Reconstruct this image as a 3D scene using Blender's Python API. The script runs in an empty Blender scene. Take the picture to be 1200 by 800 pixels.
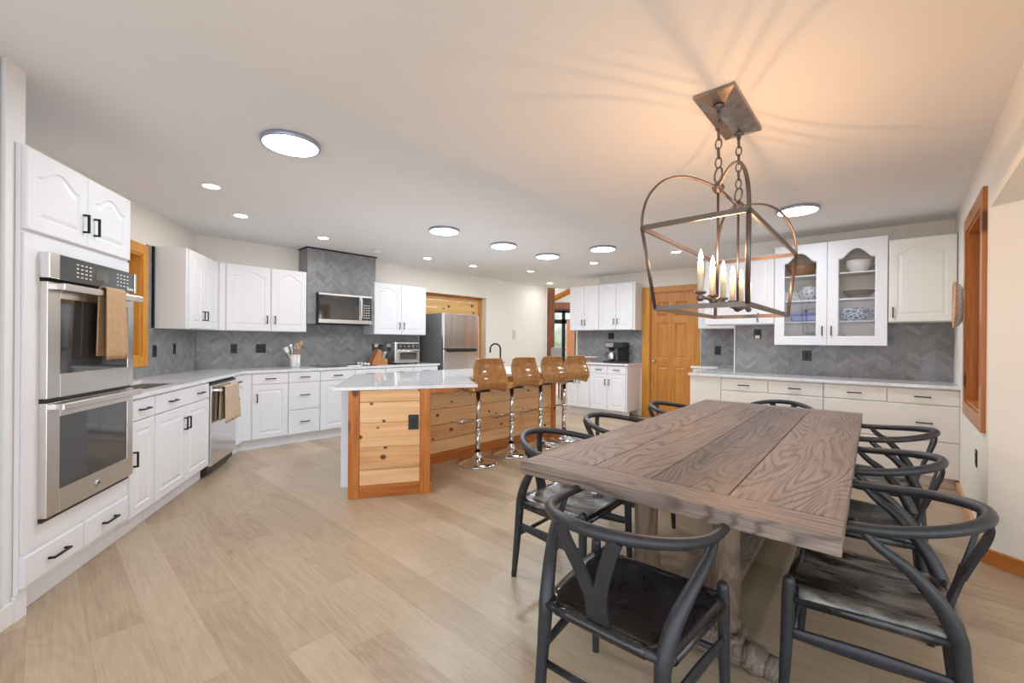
import bpy, bmesh, math, random
from mathutils import Vector, Matrix
PI=math.pi
R=math.radians
random.seed(7)
COL=bpy.context.scene.collection
SC=bpy.context.scene

# ------------------------------------------------------------------ materials
class N:
    def __init__(s,name):
        s.m=bpy.data.materials.new(name); s.m.use_nodes=True
        s.t=s.m.node_tree; s.b=s.t.nodes['Principled BSDF']; s.o=s.t.nodes['Material Output']
    def n(s,typ,**kw):
        x=s.t.nodes.new(typ)
        for k,v in kw.items():
            if k.startswith('i_'):
                x.inputs[k[2:].replace('_',' ')].default_value=v
            else: setattr(x,k,v)
        return x
    def l(s,a,b): s.t.links.new(a,b)
    def math(s,op,a,b=None,c=None):
        x=s.t.nodes.new('ShaderNodeMath'); x.operation=op
        for i,v in enumerate((a,b,c)):
            if v is None: continue
            if isinstance(v,(int,float)): x.inputs[i].default_value=v
            else: s.l(v,x.inputs[i])
        return x.outputs[0]
    def ramp(s,f,stops):
        x=s.t.nodes.new('ShaderNodeValToRGB')
        e=x.color_ramp.elements
        while len(e)<len(stops): e.new(.5)
        for i,(p,c) in enumerate(stops):
            e[i].position=p; e[i].color=(*c,1)
        s.l(f,x.inputs[0]); return x.outputs[0]
    def coord(s,scale=(1,1,1),rot=(0,0,0),loc=(0,0,0),kind='Object'):
        tc=s.n('ShaderNodeTexCoord'); mp=s.n('ShaderNodeMapping')
        mp.inputs['Scale'].default_value=scale; mp.inputs['Rotation'].default_value=rot; mp.inputs['Location'].default_value=loc
        s.l(tc.outputs[kind],mp.inputs[0]); return mp.outputs[0]
    def noise(s,vec,scale=5,detail=4,rough=.5,dist=0):
        x=s.n('ShaderNodeTexNoise'); x.inputs['Scale'].default_value=scale; x.inputs['Detail'].default_value=detail
        x.inputs['Roughness'].default_value=rough; x.inputs['Distortion'].default_value=dist
        s.l(vec,x.inputs['Vector']); return x.outputs[0]
    def mix(s,f,a,b,mode='MIX'):
        x=s.n('ShaderNodeMix',data_type='RGBA',blend_type=mode)
        for i,v in ((0,f),(6,a),(7,b)):
            if isinstance(v,(int,float)): x.inputs[i].default_value=v
            elif isinstance(v,tuple): x.inputs[i].default_value=(*v,1)
            else: s.l(v,x.inputs[i])
        return x.outputs[2]
    def base(s,c):
        if isinstance(c,tuple): s.b.inputs['Base Color'].default_value=(*c,1)
        else: s.l(c,s.b.inputs['Base Color'])
    def set(s,rough=.5,metal=0,spec=.5,coat=0):
        s.b.inputs['Roughness'].default_value=rough; s.b.inputs['Metallic'].default_value=metal
        s.b.inputs['Specular IOR Level'].default_value=spec; s.b.inputs['Coat Weight'].default_value=coat
    def bump(s,h,strength=.2,dist=.01):
        x=s.n('ShaderNodeBump'); x.inputs['Strength'].default_value=strength; x.inputs['Distance'].default_value=dist
        s.l(h,x.inputs['Height']); s.l(x.outputs[0],s.b.inputs['Normal'])
def plain(name,c,rough=.5,metal=0,var=.04,scale=8,spec=.5,bump=0,coat=0):
    n=N(name); v=n.coord(); f=n.noise(v,scale,3)
    lo=tuple(max(0,x*(1-var)) for x in c); hi=tuple(min(1,x*(1+var)) for x in c)
    n.base(n.ramp(f,[(.3,lo),(.7,hi)])); n.set(rough,metal,spec,coat)
    if bump: n.bump(n.noise(v,scale*12,3),bump,.003)
    return n.m
def emis(name,c,st,rough=.5):
    n=N(name); n.base(c); n.b.inputs['Emission Color'].default_value=(*c,1); n.b.inputs['Emission Strength'].default_value=st
    return n.m
def wood(name,cols,axis='x',ring=7,stretch=.08,rough=.45,bump=.15,knots=None,island=True,wv=.5,fine=60,spec=.4,coat=0,tone=.18):
    """long-grained wood; grain runs along the given local axis"""
    n=N(name)
    tc=n.n('ShaderNodeTexCoord'); v=tc.outputs['Object']
    geo=n.n('ShaderNodeNewGeometry')
    off=n.n('ShaderNodeVectorMath',operation='SCALE'); off.inputs[0].default_value=(13.1,7.7,5.3)
    n.l(geo.outputs['Random Per Island'],off.inputs['Scale'])
    ad=n.n('ShaderNodeVectorMath',operation='ADD'); n.l(v,ad.inputs[0]); n.l(off.outputs[0],ad.inputs[1])
    sc={'x':(stretch,1,1),'y':(1,stretch,1),'z':(1,1,stretch)}[axis]
    mp=n.n('ShaderNodeMapping'); mp.inputs['Scale'].default_value=sc; n.l(ad.outputs[0],mp.inputs[0])
    big=n.noise(mp.outputs[0],ring,2,.5,.6)
    rings=n.math('FRACT',n.math('MULTIPLY',big,9.0))
    rr=n.math('PINGPONG',rings,.5)
    sc2={'x':(stretch*.3,1,1),'y':(1,stretch*.3,1),'z':(1,1,stretch*.3)}[axis]
    mp2=n.n('ShaderNodeMapping'); mp2.inputs['Scale'].default_value=sc2; n.l(ad.outputs[0],mp2.inputs[0])
    fn=n.noise(mp2.outputs[0],fine,5,.6)
    f=n.math('ADD',n.math('MULTIPLY',rr,wv),n.math('MULTIPLY',fn,1-wv*.5))
    f=n.math('ADD',f,n.math('MULTIPLY',n.math('SUBTRACT',geo.outputs['Random Per Island'],.5),tone))
    c=n.ramp(f,[(.2,cols[0]),(.5,cols[1]),(.8,cols[2])])
    if knots:
        sk={'x':(.8,1,1),'y':(1,.8,1),'z':(1,1,.7)}[axis]
        mk=n.n('ShaderNodeMapping'); mk.inputs['Scale'].default_value=sk; n.l(ad.outputs[0],mk.inputs[0])
        vo=n.n('ShaderNodeTexVoronoi',voronoi_dimensions='2D'); vo.inputs['Scale'].default_value=knots
        sx=n.n('ShaderNodeSeparateXYZ'); n.l(mk.outputs[0],sx.inputs[0]); cx_=n.n('ShaderNodeCombineXYZ'); n.l(sx.outputs[0],cx_.inputs[0]); n.l(sx.outputs[2],cx_.inputs[1]); n.l(cx_.outputs[0],vo.inputs['Vector'])
        sep=n.n('ShaderNodeSeparateColor'); n.l(vo.outputs['Color'],sep.inputs[0])
        rad=n.math('MULTIPLY',n.math('GREATER_THAN',sep.outputs[0],.35),n.math('ADD',n.math('MULTIPLY',sep.outputs[1],.14),.04))
        k=n.math('SMOOTH_MIN',n.math('DIVIDE',vo.outputs['Distance'],n.math('ADD',rad,.0001)),1.0,.3)
        kk=n.n('ShaderNodeMapRange'); kk.inputs[1].default_value=.55; kk.inputs[2].default_value=.95; n.l(k,kk.inputs[0])
        c=n.mix(kk.outputs[0],(.11,.035,.01),c)
    n.base(c); n.set(rough,0,spec,coat)
    if bump: n.bump(f,bump,.004)
    return n.m

M={}
M['white']=plain('painted_white',(.78,.79,.83),.35,0,.01)
M['whitetrim']=plain('white_trim_paint',(.78,.78,.79),.4,0,.01)
M['cream']=plain('cream_hutch_paint',(.80,.78,.74),.4,0,.01)
M['wall']=plain('wall_paint',(.82,.79,.73),.85,0,.012,1.5,.2,.05)
M['ceil']=plain('ceiling_paint',(.83,.835,.84),.9,0,.012,1.2,.1,.05)
M['black']=plain('black_metal',(.018,.018,.02),.4,.6,.1)
M['blackplastic']=plain('black_plastic',(.015,.015,.017),.35,0,.1)
M['rubber']=plain('dark_rubber',(.02,.02,.02),.8)
M['chrome']=plain('chrome',(.72,.72,.72),.12,1,.02)
M['whiteplastic']=plain('white_plastic',(.75,.74,.71),.4)
M['ivory']=plain('ivory_plastic',(.62,.54,.34),.4)
M['steelgrey']=plain('grey_side_metal',(.20,.205,.21),.45,.3,.03)
def steel(name,c,rough,axis,wav=0):
    n=N(name); v=n.coord(scale={'x':(1,60,60),'z':(60,60,1)}[axis]); f=n.noise(v,3,3)
    n.base(n.ramp(f,[(.3,tuple(x*.93 for x in c)),(.7,c)])); n.set(rough,1)
    if wav:
        g=n.noise(n.coord(scale=(5,5,.35)),1.6,1,.4,.2); n.bump(g,wav,.06)
    else: n.bump(f,.03,.002)
    return n.m
M['steel']=steel('brushed_steel',(.72,.69,.66),.25,'x')
M['steelv']=steel('brushed_steel_upright',(.76,.75,.74),.18,'z')
M['fridge']=steel('polished_fridge_steel',(.82,.80,.78),.22,'z',.09)
n=N('dark_oven_glass'); n.base((.03,.033,.036)); n.set(.05,0,.5,0); n.b.inputs['IOR'].default_value=2.1; M['ovenglass']=n.m
n=N('control_glass'); n.base((.05,.055,.06)); n.set(.12,0,.7); M['panel']=n.m
n=N('clear_glass'); n.base((1,1,1)); n.set(.0); n.b.inputs['Transmission Weight'].default_value=1; n.b.inputs['IOR'].default_value=1.02
n.b.inputs['Specular IOR Level'].default_value=.5; M['glass']=n.m
# thin cabinet pane: mostly see-through, weak mirror
n=N('cabinet_pane'); tr=n.n('ShaderNodeBsdfTransparent'); gl=n.n('ShaderNodeBsdfGlossy'); gl.inputs['Roughness'].default_value=.02
fr=n.n('ShaderNodeFresnel'); fr.inputs[0].default_value=1.45; mx=n.n('ShaderNodeMixShader')
n.l(fr.outputs[0],mx.inputs[0]); n.l(tr.outputs[0],mx.inputs[1]); n.l(gl.outputs[0],mx.inputs[2]); n.l(mx.outputs[0],n.o.inputs[0]); M['pane']=n.m
n=N('quartz'); v=n.coord(); f=n.noise(v,14,6,.65); n.base(n.ramp(f,[(.35,(.70,.71,.74)),(.6,(.80,.81,.83))])); n.set(.07,0,.6); M['quartz']=n.m
M['honey']=wood('honey_oak_door',[(.36,.13,.025),(.56,.235,.05),(.66,.31,.08)],'z',4,.10,.35,.05,fine=50,wv=.25)
M['casing']=wood('amber_window_wood',[(.42,.16,.02),(.62,.27,.04),(.74,.36,.06)],'z',4,.12,.3,.05,fine=50,wv=.25)
M['redwood']=wood('cherry_stained_trim',[(.26,.08,.015),(.42,.15,.03),(.52,.21,.05)],'z',4,.12,.3,.05,knots=2.0,fine=50,wv=.25)
M['redwoodx']=wood('cherry_stained_rail',[(.28,.085,.014),(.42,.15,.03),(.52,.21,.055)],'x',4,.12,.35,.05,fine=50,wv=.25)
M['stain']=wood('stained_pine_post',[(.24,.065,.012),(.47,.155,.025),(.62,.24,.05)],'z',4,.15,.4,.08,knots=3,fine=40,wv=.3)
M['stainx']=wood('stained_pine_rail',[(.24,.065,.012),(.45,.145,.025),(.60,.23,.05)],'x',4,.15,.4,.08,knots=3,fine=40,wv=.3)
M['pine']=wood('knotty_pine',[(.56,.28,.11),(.74,.44,.21),(.83,.56,.32)],'x',4,.10,.4,.05,knots=6.5,fine=35,wv=.2,tone=.3)
M['pinedk']=wood('recess_pine',[(.55,.28,.07),(.74,.45,.16),(.82,.54,.22)],'x',5,.10,.4,.06,knots=5,fine=35,wv=.3,tone=.2)
M['darkbeam']=wood('dark_timber',[(.10,.03,.012),(.20,.065,.025),(.30,.11,.045)],'z',4,.15,.5,.1,fine=30)
def oldoak(name,axis,cols):
    n=N(name); tc=n.n('ShaderNodeTexCoord'); geo=n.n('ShaderNodeNewGeometry')
    off=n.n('ShaderNodeVectorMath',operation='SCALE'); off.inputs[0].default_value=(13.1,7.7,5.3); n.l(geo.outputs['Random Per Island'],off.inputs['Scale'])
    ad=n.n('ShaderNodeVectorMath',operation='ADD'); n.l(tc.outputs['Object'],ad.inputs[0]); n.l(off.outputs[0],ad.inputs[1])
    def mp(k):
        m=n.n('ShaderNodeMapping'); m.inputs['Scale'].default_value=(k,1,1) if axis=='x' else (1,1,k); n.l(ad.outputs[0],m.inputs[0]); return m.outputs[0]
    big=n.noise(mp(.16),3.2,2,.45,.5)
    fr=n.math('FRACT',n.math('MULTIPLY',n.math('ADD',big,n.math('MULTIPLY',n.noise(mp(.3),22,2,.5),.012)),30.0))
    line=n.n('ShaderNodeMapRange'); line.inputs[1].default_value=.0; line.inputs[2].default_value=.24; n.l(n.math('PINGPONG',fr,.5),line.inputs[0])
    brk=n.n('ShaderNodeMapRange'); brk.inputs[1].default_value=.42; brk.inputs[2].default_value=.60; n.l(n.noise(mp(.25),9,3,.6),brk.inputs[0])
    ln=n.math('MAXIMUM',line.outputs[0],n.math('MULTIPLY',brk.outputs[0],.75))
    fine=n.noise(mp(.045),95,4,.65); blot=n.noise(mp(.4),3.0,4,.6)
    f=n.math('ADD',n.math('MULTIPLY',fine,.6),n.math('ADD',n.math('MULTIPLY',blot,.4),n.math('MULTIPLY',n.math('SUBTRACT',geo.outputs['Random Per Island'],.5),.14)))
    c=n.ramp(f,cols)
    c=n.mix(n.math('ADD',n.math('MULTIPLY',ln,.66),.34),(.045,.032,.025),c)
    n.base(c); n.set(.5,0,.35); n.bump(n.math('ADD',ln,n.math('MULTIPLY',fine,.5)),.4,.003); return n.m
M['table']=oldoak('weathered_oak','x',[(.32,(.135,.10,.082)),(.5,(.22,.168,.14)),(.68,(.31,.25,.215))]); M['tablez']=oldoak('weathered_oak_turned','z',[(.32,(.12,.08,.055)),(.5,(.19,.13,.092)),(.68,(.26,.19,.14))])
M['ply']=wood('walnut_plywood',[(.22,.09,.02),(.38,.175,.045),(.48,.245,.075)],'z',4,.08,.2,.0,wv=.22,fine=60,coat=.6)
M['maple']=wood('light_wood',[(.42,.22,.10),(.58,.34,.17),(.66,.42,.24)],'z',6,.2,.5,.03)
M['block']=wood('knife_block_wood',[(.30,.11,.035),(.44,.18,.07),(.52,.24,.10)],'z',6,.2,.45,.03)
M['chair']=plain('black_painted_wood',(.022,.024,.030),.42,0,.25,30,.5,.06)
def leather(name,stops,sx):
    n=N(name); v=n.coord(scale=sx); f=n.noise(v,7,6,.65,.6); w=n.noise(n.coord(),11,3,.5,.3)
    n.base(n.ramp(f,stops)); n.set(.3,0,.6,.15)
    rg=n.ramp(f,[(.35,(.2,.2,.2)),(.65,(.42,.42,.42))]); n.l(rg,n.b.inputs['Roughness']); n.bump(w,.5,.012); M[name]=n.m
leather('leather',[(.38,(.008,.008,.010)),(.58,(.016,.016,.019)),(.75,(.06,.058,.06))],(1,1,1))
leather('leather_worn',[(.36,(.008,.008,.009)),(.47,(.03,.027,.024)),(.56,(.13,.12,.105)),(.70,(.30,.28,.25))],(2.2,.55,1))
M['towel']=plain('tan_cotton',(.50,.33,.20),.95,0,.08,40,.1,.4)
M['towelb']=plain('beige_cotton',(.56,.44,.33),.95,0,.10,40,.1,.4)
M['iron']=plain('bronze_iron',(.17,.135,.12),.36,.75,.15)
M['ironlight']=plain('brushed_bronze_canopy',(.30,.26,.24),.3,.85,.25,18)
M['candle']=plain('candle_sleeve',(.72,.62,.45),.5)
M['flame']=emis('bulb_glow',(1.0,.56,.24),120)
M['disc']=emis('disc_diffuser',(.93,.97,1.0),14)
M['can']=emis('can_lens',(1.0,.96,.90),26)
M['discrim']=plain('satin_aluminium_rim',(.36,.40,.50),.35,.7)
M['ceramic']=plain('white_ceramic',(.80,.79,.77),.2)
M['screen']=emis('display_glow',(.55,.65,.7),.15)
def patterned(name,a,b,scale,rough=.2):
    n=N(name); v=n.coord(); x=n.n('ShaderNodeTexVoronoi',feature='DISTANCE_TO_EDGE'); x.inputs['Scale'].default_value=scale
    n.l(v,x.inputs['Vector']); n.base(n.ramp(x.outputs['Distance'],[(.06,a),(.16,b)])); n.set(rough); return n.m
M['bluewhite']=patterned('blue_leaf_glaze',(.75,.77,.82),(.05,.10,.32),26)
M['greyfloral']=patterned('grey_floral_glaze',(.70,.71,.72),(.33,.35,.37),34)
M['blue']=plain('cobalt_glaze',(.055,.08,.36),.2,0,.15)
n=N('woven_wicker'); v=n.coord(); w=n.n('ShaderNodeTexWave',bands_direction='Z'); w.inputs['Scale'].default_value=60; w.inputs['Distortion'].default_value=3
n.l(v,w.inputs['Vector']); n.base(n.ramp(w.outputs[0],[(.2,(.06,.035,.02)),(.8,(.26,.17,.10))])); n.set(.7); n.bump(w.outputs[0],.5,.004); M['wicker']=n.m
M['palewicker']=plain('pale_woven_fibre',(.50,.45,.42),.8,0,.3,60,.2,.3)
M['bowlwood']=wood('turned_bowl_wood',[(.12,.05,.025),(.26,.12,.06),(.36,.19,.10)],'x',8,.3,.4,.03)
M['orangewood']=wood('oiled_tray_wood',[(.40,.16,.04),(.55,.25,.07),(.62,.32,.1)],'x',8,.3,.4,.03)
M['green']=plain('leaf_green',(.06,.12,.04),.6,0,.3)
M['greyfab']=plain('grey_upholstery',(.38,.38,.38),.9,0,.05,30,.1,.2)
M['lawn']=plain('lawn',(.30,.42,.24),.95,0,.3,3)
M['foliage']=plain('pale_foliage',(.42,.44,.36),.95,0,.3,1)
M['outwall']=plain('outbuilding_stain',(.50,.20,.10),.8,0,.1)
# chevron tile
def chevron():
    n=N('grey_chevron_tile'); tc=n.n('ShaderNodeTexCoord'); sp=n.n('ShaderNodeSeparateXYZ'); n.l(tc.outputs['Object'],sp.inputs[0])
    xx=n.math('ADD',sp.outputs[0],sp.outputs[1]); W=.112; Ht=.052
    u=n.math('DIVIDE',n.math('ADD',xx,20*W),W); col=n.math('FLOOR',u)
    tri=n.math('MULTIPLY',n.math('PINGPONG',u,1.0),W*.75)
    v=n.math('DIVIDE',n.math('ADD',sp.outputs[2],tri),Ht); row=n.math('FLOOR',v)
    cb=n.n('ShaderNodeCombineXYZ'); n.l(col,cb.inputs[0]); n.l(row,cb.inputs[1])
    wn=n.n('ShaderNodeTexWhiteNoise'); n.l(cb.outputs[0],wn.inputs['Vector'])
    mot=n.noise(n.coord(),7,5,.6,.8); mot2=n.noise(n.coord(),1.6,2,.5)
    f=n.math('ADD',n.math('MULTIPLY',wn.outputs['Value'],.26),n.math('ADD',n.math('MULTIPLY',mot,.5),n.math('MULTIPLY',mot2,.25)))
    c=n.ramp(f,[(.25,(.165,.17,.178)),(.5,(.245,.25,.26)),(.8,(.34,.345,.36))])
    fu=n.math('FRACT',u); fv=n.math('FRACT',v)
    eu=n.math('MINIMUM',fu,n.math('SUBTRACT',1,fu)); ev=n.math('MINIMUM',fv,n.math('SUBTRACT',1,fv))
    e=n.math('MINIMUM',n.math('MULTIPLY',eu,W),n.math('MULTIPLY',ev,Ht))
    g=n.n('ShaderNodeMapRange'); g.inputs[1].default_value=.0008; g.inputs[2].default_value=.0022; n.l(e,g.inputs[0])
    n.base(n.mix(g.outputs[0],(.18,.183,.19),c)); n.set(.38,0,.45)
    n.bump(g.outputs[0],.25,.002); return n.m
M['tile']=chevron()
def floormat():
    n=N('light_oak_planks'); tc=n.n('ShaderNodeTexCoord')
    mp=n.n('ShaderNodeMapping'); mp.inputs['Rotation'].default_value=(0,0,R(42)); n.l(tc.outputs['Object'],mp.inputs[0])
    sp=n.n('ShaderNodeSeparateXYZ'); n.l(mp.outputs[0],sp.inputs[0])
    W=.18; Ln=1.4
    vy=n.math('DIVIDE',n.math('ADD',sp.outputs[1],40*W+.03),W); row=n.math('FLOOR',vy)
    wr=n.n('ShaderNodeTexWhiteNoise',noise_dimensions='1D'); n.l(row,wr.inputs['W'])
    vx=n.math('ADD',n.math('DIVIDE',n.math('ADD',sp.outputs[0],30),Ln),n.math('MULTIPLY',wr.outputs['Value'],7)); colm=n.math('FLOOR',vx)
    cb=n.n('ShaderNodeCombineXYZ'); n.l(colm,cb.inputs[0]); n.l(row,cb.inputs[1])
    wn=n.n('ShaderNodeTexWhiteNoise'); n.l(cb.outputs[0],wn.inputs['Vector'])
    # grain
    sc=n.n('ShaderNodeVectorMath',operation='SCALE'); n.l(wn.outputs['Color'],sc.inputs[0]); sc.inputs['Scale'].default_value=23
    ad=n.n('ShaderNodeVectorMath',operation='ADD'); n.l(mp.outputs[0],ad.inputs[0]); n.l(sc.outputs[0],ad.inputs[1])
    m2=n.n('ShaderNodeMapping'); m2.inputs['Scale'].default_value=(.22,1,1); n.l(ad.outputs[0],m2.inputs[0])
    big=n.noise(m2.outputs[0],3.2,2,.5,.5); rings=n.math('PINGPONG',n.math('FRACT',n.math('MULTIPLY',big,14)),.5)
    m3=n.n('ShaderNodeMapping'); m3.inputs['Scale'].default_value=(.05,1,1); n.l(ad.outputs[0],m3.inputs[0])
    fine=n.noise(m3.outputs[0],90,4,.6)
    blot=n.noise(m2.outputs[0],3.2,4,.6,.4)
    f=n.math('ADD',n.math('MULTIPLY',rings,.13),n.math('ADD',n.math('MULTIPLY',fine,.38),n.math('ADD',n.math('MULTIPLY',blot,.35),n.math('MULTIPLY',wn.outputs['Value'],.24))))
    c=n.ramp(f,[(.30,(.315,.225,.145)),(.54,(.445,.345,.24)),(.76,(.545,.44,.325))])
    vo=n.n('ShaderNodeTexVoronoi'); vo.inputs['Scale'].default_value=2.2; mk=n.n('ShaderNodeMapping'); mk.inputs['Scale'].default_value=(.6,1.2,1); n.l(ad.outputs[0],mk.inputs[0]); n.l(mk.outputs[0],vo.inputs['Vector'])
    kk=n.n('ShaderNodeMapRange'); kk.inputs[1].default_value=.02; kk.inputs[2].default_value=.07; n.l(vo.outputs['Distance'],kk.inputs[0])
    c=n.mix(n.math('ADD',n.math('MULTIPLY',kk.outputs[0],.45),.55),(.22,.145,.09),c)
    fy=n.math('FRACT',vy); fx=n.math('FRACT',vx)
    e=n.math('MINIMUM',n.math('MULTIPLY',n.math('MINIMUM',fy,n.math('SUBTRACT',1,fy)),W),n.math('MULTIPLY',n.math('MINIMUM',fx,n.math('SUBTRACT',1,fx)),Ln))
    g=n.n('ShaderNodeMapRange'); g.inputs[1].default_value=.0006; g.inputs[2].default_value=.002; n.l(e,g.inputs[0])
    n.base(n.mix(n.math('ADD',n.math('MULTIPLY',g.outputs[0],.4),.6),(.27,.18,.11),c)); n.set(.33,0,.4)
    n.bump(n.math('ADD',g.outputs[0],n.math('MULTIPLY',f,.35)),.12,.002)
    return n.m
M['floor']=floormat()

# ------------------------------------------------------------------ mesh helpers
def box(bm,x0,x1,y0,y1,z0,z1,bev=0,seg=2):
    if x0>x1:x0,x1=x1,x0
    if y0>y1:y0,y1=y1,y0
    if z0>z1:z0,z1=z1,z0
    vs=[bm.verts.new(p) for p in ((x0,y0,z0),(x1,y0,z0),(x1,y1,z0),(x0,y1,z0),(x0,y0,z1),(x1,y0,z1),(x1,y1,z1),(x0,y1,z1))]
    fs=[bm.faces.new([vs[i] for i in q]) for q in ((0,3,2,1),(4,5,6,7),(0,1,5,4),(1,2,6,5),(2,3,7,6),(3,0,4,7))]
    if bev:
        es=list({e for f in fs for e in f.edges})
        bmesh.ops.bevel(bm,geom=es,offset=bev,segments=seg,affect='EDGES',profile=.5)
    return vs
def B(*a,**k):
    bm=bmesh.new(); box(bm,*a,**k); return bm
def prism(bm,pts,z0,z1,bev=0):
    """pts: list of (x,y) counter-clockwise"""
    ar=sum(pts[i][0]*pts[(i+1)%len(pts)][1]-pts[(i+1)%len(pts)][0]*pts[i][1] for i in range(len(pts)))
    if ar<0: pts=pts[::-1]
    a=[bm.verts.new((*p,z0)) for p in pts]; b=[bm.verts.new((*p,z1)) for p in pts]
    fs=[bm.faces.new(a[::-1]),bm.faces.new(b)]
    for i in range(len(pts)):
        j=(i+1)%len(pts); fs.append(bm.faces.new((a[i],a[j],b[j],b[i])))
    if bev:
        es=list({e for f in fs for e in f.edges})
        bmesh.ops.bevel(bm,geom=es,offset=bev,segments=2,affect='EDGES',profile=.5)
def smooth_path(pts,rad,sub=6,closed=False):
    P=[Vector(p) for p in pts]; n=len(P); out=[];ro=[]
    rng=range(n if closed else n-1)
    for i in rng:
        if closed: a,b,c,d=P[(i-1)%n],P[i],P[(i+1)%n],P[(i+2)%n]; r0,r1=rad[i],rad[(i+1)%n]
        else: a,b,c,d=P[max(i-1,0)],P[i],P[i+1],P[min(i+2,n-1)]; r0,r1=rad[i],rad[i+1]
        for k in range(sub):
            t=k/sub
            out.append(.5*((2*b)+(-a+c)*t+(2*a-5*b+4*c-d)*t*t+(-a+3*b-3*c+d)*t**3)); ro.append(r0+(r1-r0)*(3*t*t-2*t**3))
    if not closed: out.append(P[-1]); ro.append(rad[-1])
    return out,ro
def tube(bm,pts,rad,sub=6,n=12,closed=False,flat=1.0,up=(0,0,1),smooth=True,cap=True,round_end=False):
    """swept tube; flat<1 squashes across the second axis"""
    if isinstance(rad,(int,float)): rad=[rad]*len(pts)
    if sub>1: P,rr=smooth_path(pts,rad,sub,closed)
    else: P=[Vector(p) for p in pts]; rr=list(rad)
    m=len(P)
    if round_end and not closed:
        t0=(P[0]-P[1]).normalized(); t1=(P[-1]-P[-2]).normalized()
        pre=[];prr=[];post=[];por=[]
        for k in (1,2,3):
            a=k/3*PI/2
            pre.insert(0,P[0]+t0*rr[0]*math.sin(a)); prr.insert(0,max(rr[0]*math.cos(a),rr[0]*.08))
            post.append(P[-1]+t1*rr[-1]*math.sin(a)); por.append(max(rr[-1]*math.cos(a),rr[-1]*.08))
        P=pre+P+post; rr=prr+rr+por; m=len(P)
    rings=[]; u=None
    for i in range(m):
        if closed: t=(P[(i+1)%m]-P[i-1])
        else: t=P[min(i+1,m-1)]-P[max(i-1,0)]
        t.normalize()
        if u is None:
            u=Vector(up).cross(t)
            if u.length<1e-4: u=Vector((1,0,0)).cross(t)
        u=(u-t*u.dot(t)).normalized(); w=t.cross(u)
        rings.append([bm.verts.new(P[i]+u*math.cos(2*PI*k/n)*rr[i]+w*math.sin(2*PI*k/n)*rr[i]*flat) for k in range(n)])
    fs=[]
    for i in range(m if closed else m-1):
        a,b=rings[i],rings[(i+1)%m]
        for k in range(n): fs.append(bm.faces.new((a[k],a[(k+1)%n],b[(k+1)%n],b[k])))
    if not closed and cap:
        bm.faces.new(rings[0][::-1]); bm.faces.new(rings[-1])
    if smooth:
        for f in fs: f.smooth=True
def lathe(bm,prof,c=(0,0,0),n=24,axis='z',smooth=True,cap=True):
    """prof: list of (r,h)"""
    rings=[]
    for r,h in prof:
        ring=[]
        for k in range(n):
            a=2*PI*k/n; x,y=r*math.cos(a),r*math.sin(a)
            p={'z':(x,y,h),'y':(x,h,y),'x':(h,x,y)}[axis]
            ring.append(bm.verts.new((c[0]+p[0],c[1]+p[1],c[2]+p[2])))
        rings.append(ring)
    for a,b in zip(rings,rings[1:]):
        for k in range(n):
            f=bm.faces.new((a[k],a[(k+1)%n],b[(k+1)%n],b[k])); f.smooth=smooth
    if cap:
        for rg,rv in ((rings[0],True),(rings[-1],False)):
            try: bm.faces.new(rg[::-1] if rv else rg)
            except ValueError: pass
def cyl(bm,r,h0,h1,c=(0,0,0),n=20,axis='z',bev=.0):
    pr=[(r-bev,h0),(r,h0+bev),(r,h1-bev),(r-bev,h1)] if bev else [(r,h0),(r,h1)]
    lathe(bm,pr,c,n,axis)
def NB(): return bmesh.new()

# ------------------------------------------------------------------ frames & things
class Frame:
    """a wall's own frame: x along the wall, y into the wall, z up"""
    def __init__(s,o,heading):
        s.o=Vector((o[0],o[1],0)); s.a=R(90-heading); s.h=heading
        s.d=Vector((math.cos(s.a),math.sin(s.a),0)); s.n=Vector((-math.sin(s.a),math.cos(s.a),0))
    def w(s,x,y,z=0): return s.o+s.d*x+s.n*y+Vector((0,0,z))
    def l(s,p):
        q=Vector((p[0],p[1],0))-s.o; return (q.dot(s.d),q.dot(s.n))
WORLD=Frame((0,0),90)
FL=Frame((-2.489,2.641),-16.2)      # left run with the ovens
FR=Frame((-3.121,4.899),44.2)       # range run
FH=Frame((2.911,4.543),129.5)       # hutch run
FC=Frame((1.891,7.10),129.0)        # coffee run and door wall
FP=Frame((2.827,2.528),42.3)        # right wall (x runs away from the camera)
FI=Frame((-.845,4.451),44.6)        # island long side: y away from the stools
FT=Frame((.4725,1.528),40.3)        # table: x along its length, y to the left
def meet(f1,y1,f2,y2):
    p=f1.w(0,y1); q=f2.w(0,y2); d1,d2=f1.d,f2.d
    den=d1.x*d2.y-d1.y*d2.x; t=((q.x-p.x)*d2.y-(q.y-p.y)*d2.x)/den
    r=p+d1*t; return (r.x,r.y)
class Thing:
    def __init__(s,name,label,cat,frame=WORLD,at=(0,0,0),group=None,kind=None,rot=0):
        o=bpy.data.objects.new(name,None); COL.objects.link(o); o.empty_display_size=.1
        s.f=frame; s.at=Vector(at); o.location=frame.w(*at); o.rotation_euler=(0,0,frame.a+rot); s.o=o
        if label: o['label']=label
        if cat: o['category']=cat
        if group: o['group']=group
        if kind: o['kind']=kind
    def part(s,name,bm,mat,parent=None,label=None,local=False):
        if not local: bmesh.ops.translate(bm,verts=bm.verts,vec=-s.at)
        o=mk(name,bm,mat); o.parent=parent or s.o
        if label: o['label']=label
        return o
def mk(name,bm,mat):
    bmesh.ops.recalc_face_normals(bm,faces=bm.faces)
    me=bpy.data.meshes.new(name); bm.to_mesh(me); bm.free()
    o=bpy.data.objects.new(name,me); COL.objects.link(o); me.materials.append(M[mat] if isinstance(mat,str) else mat); return o
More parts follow.
